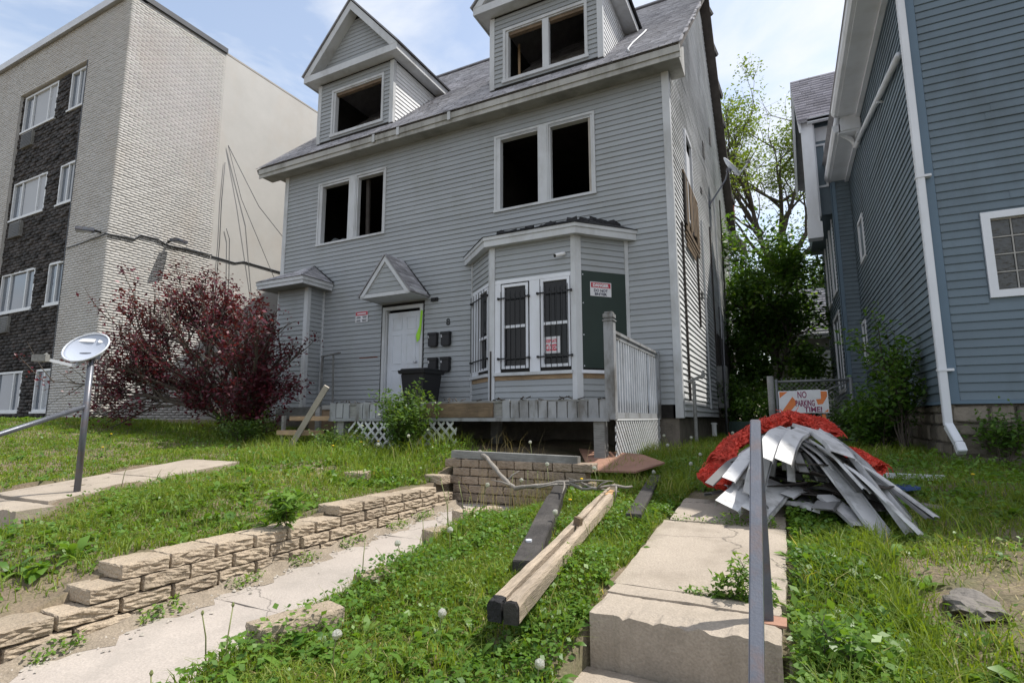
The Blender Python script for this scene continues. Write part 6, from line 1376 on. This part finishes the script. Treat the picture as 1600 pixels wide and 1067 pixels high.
gF = ('white dandelion clock on a thin stalk standing in the yard grass', 'white dandelion clocks in the grass'); gY = ('yellow dandelion flower in the yard grass', 'yellow dandelions in the grass'); gB = ('closed dandelion stalk without a flower head', 'spent dandelion stalks')
for x, y, h in ((-1.72, 1.78, .18), (-1.55, 2.3, .12), (-2.25, 2.9, .16), (-2.15, 3.3, .2), (-1.0, 2.2, .12), (-1.6, 3.9, .18), (-2.5, 4.3, .28), (-2.2, 5.2, .42), (-2.55, 5.1, .36), (-1.75, 5.4, .25), (-1.3, 5.9, .2), (-1.0, 6.3, .25), (-1.35, 7.2, .3), (-1.2, 7.8, .3), (-.9, 6.9, .22), (-.8, 7.6, .25), (-1.6, 8.3, .3), (-4.2, 5.6, .35), (-4.5, 5.2, .3), (-2.8, 6.1, .3), (-.7, 8.2, .3), (-.4, 6.2, .2)): dandelion(x, y, h, 'white', *gF)
for x, y, h in ((-1.72, 4.55, .14), (-1.9, 5.2, .16), (-5.0, 5.5, .22), (-4.8, 5.7, .25), (-5.3, 5.3, .2), (1.75, 6.0, .12), (1.5, 6.5, .14), (-9, 4.5, .1), (-10.2, 5.2, .1), (-.22, 1.72, .06)): dandelion(x, y, h, 'yellow', *gY)
for x, y, h in ((-2.28, 1.62, .22), (-2.16, 1.62, .24), (-1.98, 1.22, .24), (-2.35, 2.65, .24), (-2.5, 3.5, .3), (-2.58, 3.6, .34), (-2.45, 3.75, .4), (-2.7, 4.1, .42), (-2.6, 4.2, .36), (-2.5, 4.05, .3), (-2.4, 5.1, .45), (-2.3, 5.15, .4), (-2.65, 5.2, .44), (-6.0, 3.2, .3)): dandelion(x, y, h, 'bud', *gB)

# ------------------------------------------------------------------ trees and shrubs
def tree(name, label, cat, base, limbs, leaf_m, bark, lsize, per, spread, seed, depth=3, length=(1.2, .8, .5), r0=.12, up=.3, droop=0, group=None, ar=.5, nsub=(5, 5, 5), clump=1.0, ang=(.5, 1.0)):
    """limbs: list of first-order branch end points; side branches grow from them, leaves sit on the last twigs"""
    r = random.Random(seed); t = thing(name, label, cat, base, group); mb = MB(); tips = []; base = Vector(base)
    def grow(a, d, l, rad, lev):
        n = 5 if lev < depth else 3; pts = [Vector(a)]; dd = Vector(d).normalized()
        for i in range(n):
            dd = (dd+Vector((r.uniform(-1,1), r.uniform(-1,1), r.uniform(-.6,1)*(.6 if droop == 0 else 0)-droop))*.17).normalized(); pts.append(pts[-1]+dd*l/n)
        mb.tube(pts, [rad*(1-.75*i/n) for i in range(n+1)], 7 if lev == 0 else 5 if lev == 1 else 4, cap=False)
        if lev >= depth:
            for p in pts[1:]: tips.append(p)
            return
        for k in range(nsub[min(lev, len(nsub)-1)]):
            q = r.uniform(.3, 1.0)*n; i = min(int(q), n-1); p = pts[i].lerp(pts[i+1], q-i); base_d = (pts[i+1]-pts[i]).normalized()
            side = base_d.orthogonal(); side.rotate(Matrix.Rotation(r.uniform(0, 6.28), 3, base_d)); an = r.uniform(*ang)
            grow(p, base_d*math.cos(an)+side.normalized()*math.sin(an)+Vector((0,0,up*.3)), l*r.uniform(.4, .7), rad*.45, lev+1)
        tips.append(pts[-1])
    for a, b, rad in limbs: a, b = Vector(a), Vector(b); grow(a, b-a, (b-a).length, rad, 0)
    build('trunk', mb, bark, t, smooth=True)
    P_ = np.array([p[:] for p in tips]); rr = np.random.default_rng(seed); n = int(per)
    keep = rr.random(len(P_)) < clump; P_ = P_[keep]; bright = rr.uniform(0, .5, len(P_))
    i = rr.integers(0, len(P_), n); pos = P_[i]+rr.normal(0, spread, (n, 3)); sz = rr.uniform(lsize*.6, lsize*1.3, n)
    V, F = leaves(pos, sz, ar, up, seed)
    bulk('crown', V, F, leaf_m, t, attr=np.repeat(np.clip(bright[i]+rr.uniform(0, .55, n), 0, 1), 4))
    return t
# purple leaved plum in front of the alley
B = Vector((-9.25, 6.9, -.42)); S_ = lambda *p: Vector(p)
tree('plum_tree', 'dark purple leaved plum tree spreading before the cream brick wall', 'tree', B, [
    (B, S_(-10.3, 6.5, .9), .07), (B, S_(-9.9, 6.6, 1.35), .08), (B, S_(-9.2, 6.9, 1.2), .08), (B, S_(-8.8, 7.0, 1.2), .07), (S_(-9.7, 6.7, .4), S_(-11.9, 6.2, 1.15), .055), (S_(-9.8, 6.6, .3), S_(-11.9, 6.1, .55), .05), (B, S_(-8.6, 7.1, .6), .06), (S_(-9.6, 6.7, 1.1), S_(-11.3, 6.6, 2.0), .045), (S_(-9.6, 6.7, 1.3), S_(-10.7, 6.9, 2.2), .035), (S_(-9.2, 6.9, 1.2), S_(-9.7, 7.0, 1.95), .03), (B, S_(-8.9, 6.7, .4), .05), (B, S_(-8.5, 6.9, .9), .05), (B, S_(-9.9, 6.5, .3), .05), (B, S_(-8.6, 6.6, .15), .05), (B, S_(-8.3, 6.9, .35), .05), (S_(-9.8, 6.6, .3), S_(-11.5, 6.2, .85), .05), (S_(-9.8, 6.6, .5), S_(-11.4, 6.3, 1.4), .05), (S_(-9.7, 6.6, .2), S_(-11.2, 6.0, .2), .05), (S_(-9.9, 6.7, .6), S_(-11.0, 6.5, 1.7), .045), (S_(-10.4, 6.5, .6), S_(-11.8, 6.3, .75), .04)],
    f_plum, m_bark, .075, 20000, .07, 3, depth=2, nsub=(8, 6), up=.25, ar=.55, ang=(.3, .8), clump=.5)
# tall airy tree behind the houses
T = Vector((.6, 29, -.8))
tree('spring_tree', 'tall airy tree with dark limbs and young green leaves behind the houses', 'tree', T, [
    (T, S_(.3, 29, 7.5), .30), (S_(.3, 29, 6.0), S_(-2.4, 28, 12.2), .18), (S_(.3, 29, 6.5), S_(.3, 29, 12.5), .18), (S_(.3, 29, 6.8), S_(2.6, 29.5, 11.2), .17), (S_(.3, 29, 7), S_(4.5, 29, 10.5), .16), (S_(.3, 29, 6.5), S_(-1.6, 28.5, 10.5), .13), (S_(2.2, 29, 8.8), S_(4.6, 28, 11.6), .12), (S_(.4, 29, 9), S_(1.3, 28.5, 12.6), .12), (S_(-.5, 28.6, 9), S_(-3.4, 28, 13.6), .12)],
    f_spring, m_bark, .16, 26000, .24, 5, depth=3, nsub=(6, 5, 3), up=.3, clump=.45)
T = Vector((7.5, 33, -.8))
tree('spring_tree', 'further leafy tree glimpsed between blue house and tall airy tree', 'tree', T, [(T, S_(7.5, 33, 8), .3), (S_(7.5, 33, 6), S_(4.5, 33, 10), .18), (S_(7.5, 33, 6), S_(9, 33, 10.5), .18), (S_(7.5, 33, 5), S_(3.8, 32, 8), .15)], f_spring, m_bark, .17, 15000, .4, 6, depth=2, nsub=(8, 7), clump=.8)
# dense dark trees filling the end of the gap
for k, (x, y, h, rr_, n, lab) in enumerate(((-.25, 19.0, 4.6, 1.1, 19000, 'dense dark green tree filling the gap beside burnt house'), (.95, 24.8, 5.6, 1.5, 14000, 'dark green tree behind the shed beside the blue house'), (-2.2, 25.5, 6.0, 1.6, 12000, 'dark tree mostly hidden behind the burnt house rear corner'))):
    T = Vector((x, y, -.5)); 
    tree('dark_tree', lab, 'tree', T, [(T, S_(x, y, h*.5), .12), (S_(x, y, .8), S_(x-rr_, y-.3, h*.55), .08), (S_(x, y, 1.0), S_(x+rr_*.8, y-.4, h*.6), .08), (S_(x, y, h*.4), S_(x, y, h), .07), (S_(x, y, h*.4), S_(x+rr_*.6, y, h*.85), .06), (S_(x, y, h*.4), S_(x-rr_*.6, y, h*.85), .06), (S_(x, y, .6), S_(x-rr_*.8, y-.8, h*.25), .05), (S_(x, y, .6), S_(x+rr_*.9, y-.6, h*.3), .05)], f_dark, m_bark, .15, n, .22, 70+k, depth=2, nsub=(7, 6), up=.4, ar=.6)
# shrubs
def shrub(label, base, h, w, n, leaf_m, lsize, seed, name='leafy_shrub', cat='shrub', ar=.42, stems=9, spread=.06, gr=None):
    r = random.Random(seed); b = Vector(base); L_ = []
    for k in range(stems): a = r.uniform(0, 6.28); q = r.uniform(.25, 1); L_.append((b+Vector((math.cos(a), math.sin(a), 0))*w*.12, b+Vector((math.cos(a)*w*q*.7, math.sin(a)*w*q*.7, h*r.uniform(.4, .78))), min(.014, h*.012)))
    return tree(name, label, cat, base, L_, leaf_m, m_bark, lsize, n, spread, seed, depth=1, nsub=(8,), up=.5, ar=ar, group=gr)
shrub('leafy green shrub growing in front of the deck skirt', (-4.72, 6.1, -.50), .86, .46, 4600, f_shrub, .07, 81, ar=.45, stems=14)
shrub('low bush with white blossom at the foot of the plum tree', (-9.0, 6.6, -.45), .55, .6, 1600, f_shrub, .06, 82)
shrub('low weedy bush under the plum tree by the broken steps', (-8.3, 6.3, -.48), .5, .6, 1500, f_shrub, .06, 83)
shrub('weedy clump beside the broken steps under the deck', (-6.0, 6.2, -.52), .4, .5, 1300, f_shrub, .05, 84)
shrub('tall leafy sapling against the flank of the blue house', (1.42, 9.2, -.45), 1.85, .28, 2600, f_dark, .08, 85, name='sapling', ar=.55, stems=9)
shrub('tangled dark bush at the foot of the blue house flank', (1.2, 9.6, -.5), .8, .5, 2200, f_dark, .08, 86, ar=.55)
shrub('dark bush by the gate beside the blue house foundation', (1.2, 10.6, -.5), .8, .5, 2200, f_dark, .08, 87, ar=.55)
shrub('small weed bush beside the white downspout', (2.15, 8.0, -.5), .55, .35, 1000, f_dark, .06, 88, ar=.55)
shrub('scrubby bush in the shade behind the chain link gate', (-.2, 12.8, -.5), 1.2, .8, 3600, f_dark, .09, 89, ar=.6)
shrub('yellow green bush behind the chain link gate', (.5, 14.0, -.5), 1.25, .7, 2600, f_shrub, .09, 90, ar=.6)
shrub('dark bush by the burnt house rear wall', (-1.0, 15.0, -.5), 1.4, .5, 3000, f_dark, .09, 92, ar=.6)
shrub('leafy weed clump growing against the step edge at the right', (.10, 2.55, -1.0), .3, .16, 260, f_weed, .05, 93, name='weed_clump', cat='weed', ar=.5, stems=5, spread=.03)
shrub('slender weed sprouting from the joint between the concrete slabs', (-.27, 3.1, -.90), .22, .07, 120, f_weed, .05, 94, name='weed_clump', cat='weed', ar=.3, stems=3, spread=.015)
shrub('weed clump growing on the retaining wall top', (-3.42, 3.02, -.80), .26, .14, 240, f_weed, .09, 95, name='weed_clump', cat='weed', ar=.35, stems=5, spread=.03)
bm = bmesh.new(); bmesh.ops.create_icosphere(bm, subdivisions=3, radius=1)
for v in bm.verts: v.co = Vector((v.co.x*.105, v.co.y*.20, v.co.z*.045))*(1+.16*math.sin(v.co.x*5+v.co.y*3)+.10*math.sin(v.co.y*9+v.co.z*6)+.05*rnd.uniform(-1, 1))
me = bpy.data.meshes.new('rock'); bm.to_mesh(me); bm.free(); o = link('rock', me, mat('grey_weathered_rock', (.17, .155, .14), .9, .25, 6, bump=.9, bs=30, dirt=((.11, .095, .08), 6, .6, (1, 1, 1))), None, (.74, 3.42, zland(.74, 3.42)+.035)); setp(o, label='flat grey rock half sunk in the weedy right yard', category='rock')
bm = bmesh.new(); bmesh.ops.create_icosphere(bm, subdivisions=2, radius=1)
for v in bm.verts: v.co = Vector((v.co.x*.22, v.co.y*.14, v.co.z*.05))*(1+.12*rnd.uniform(-1, 1))
me = bpy.data.meshes.new('rock'); bm.to_mesh(me); bm.free(); o = link('rock', me, bpy.data.materials['grey_weathered_rock'], None, (.96, 5.75, zland(.96, 5.75)+.01)); setp(o, label='low grey slab of stone in grass right of the siding heap', category='rock')
# ------------------------------------------------------------------ street side and far ground, then lift everything to ground level
hb = thing('far_hedge', None, None, (0, 60, -1)); hb['kind'] = 'stuff'
x = R.uniform(-60, 60, 26000); y = R.uniform(52, 58, 26000); z = R.uniform(-1, 1, 26000)*(2.2+1.2*np.sin(x*.35)+.8*np.sin(x*.9))+2.0
V, F = leaves(np.stack([x, y, z], 1), R.uniform(.3, .7, 26000), .6, .4, 9); bulk('foliage', V, F, f_dark, hb, attr=np.repeat(R.random(26000), 4))
m_asph = mat('asphalt', (.05, .05, .052), .9, .15, 3, bump=.3, bs=80)
mb = MB(); mb.box(-60, 60, -3.0, -1.35, -1.62, -1.50); build('pavement', mb, m_conc, kind='structure'); mb = MB(); mb.box(-60, 60, -12, -3.1, -1.9, -1.65); build('road', mb, m_asph, kind='structure')
mb = MB(); mb.box(-60, 60, -3.1, -3.0, -1.8, -1.505); build('kerb', mb, m_conc2, kind='structure')
for o in list(SC.objects):
    if o.parent is None and o.type in {'MESH', 'EMPTY'}: o.location.z += RISE
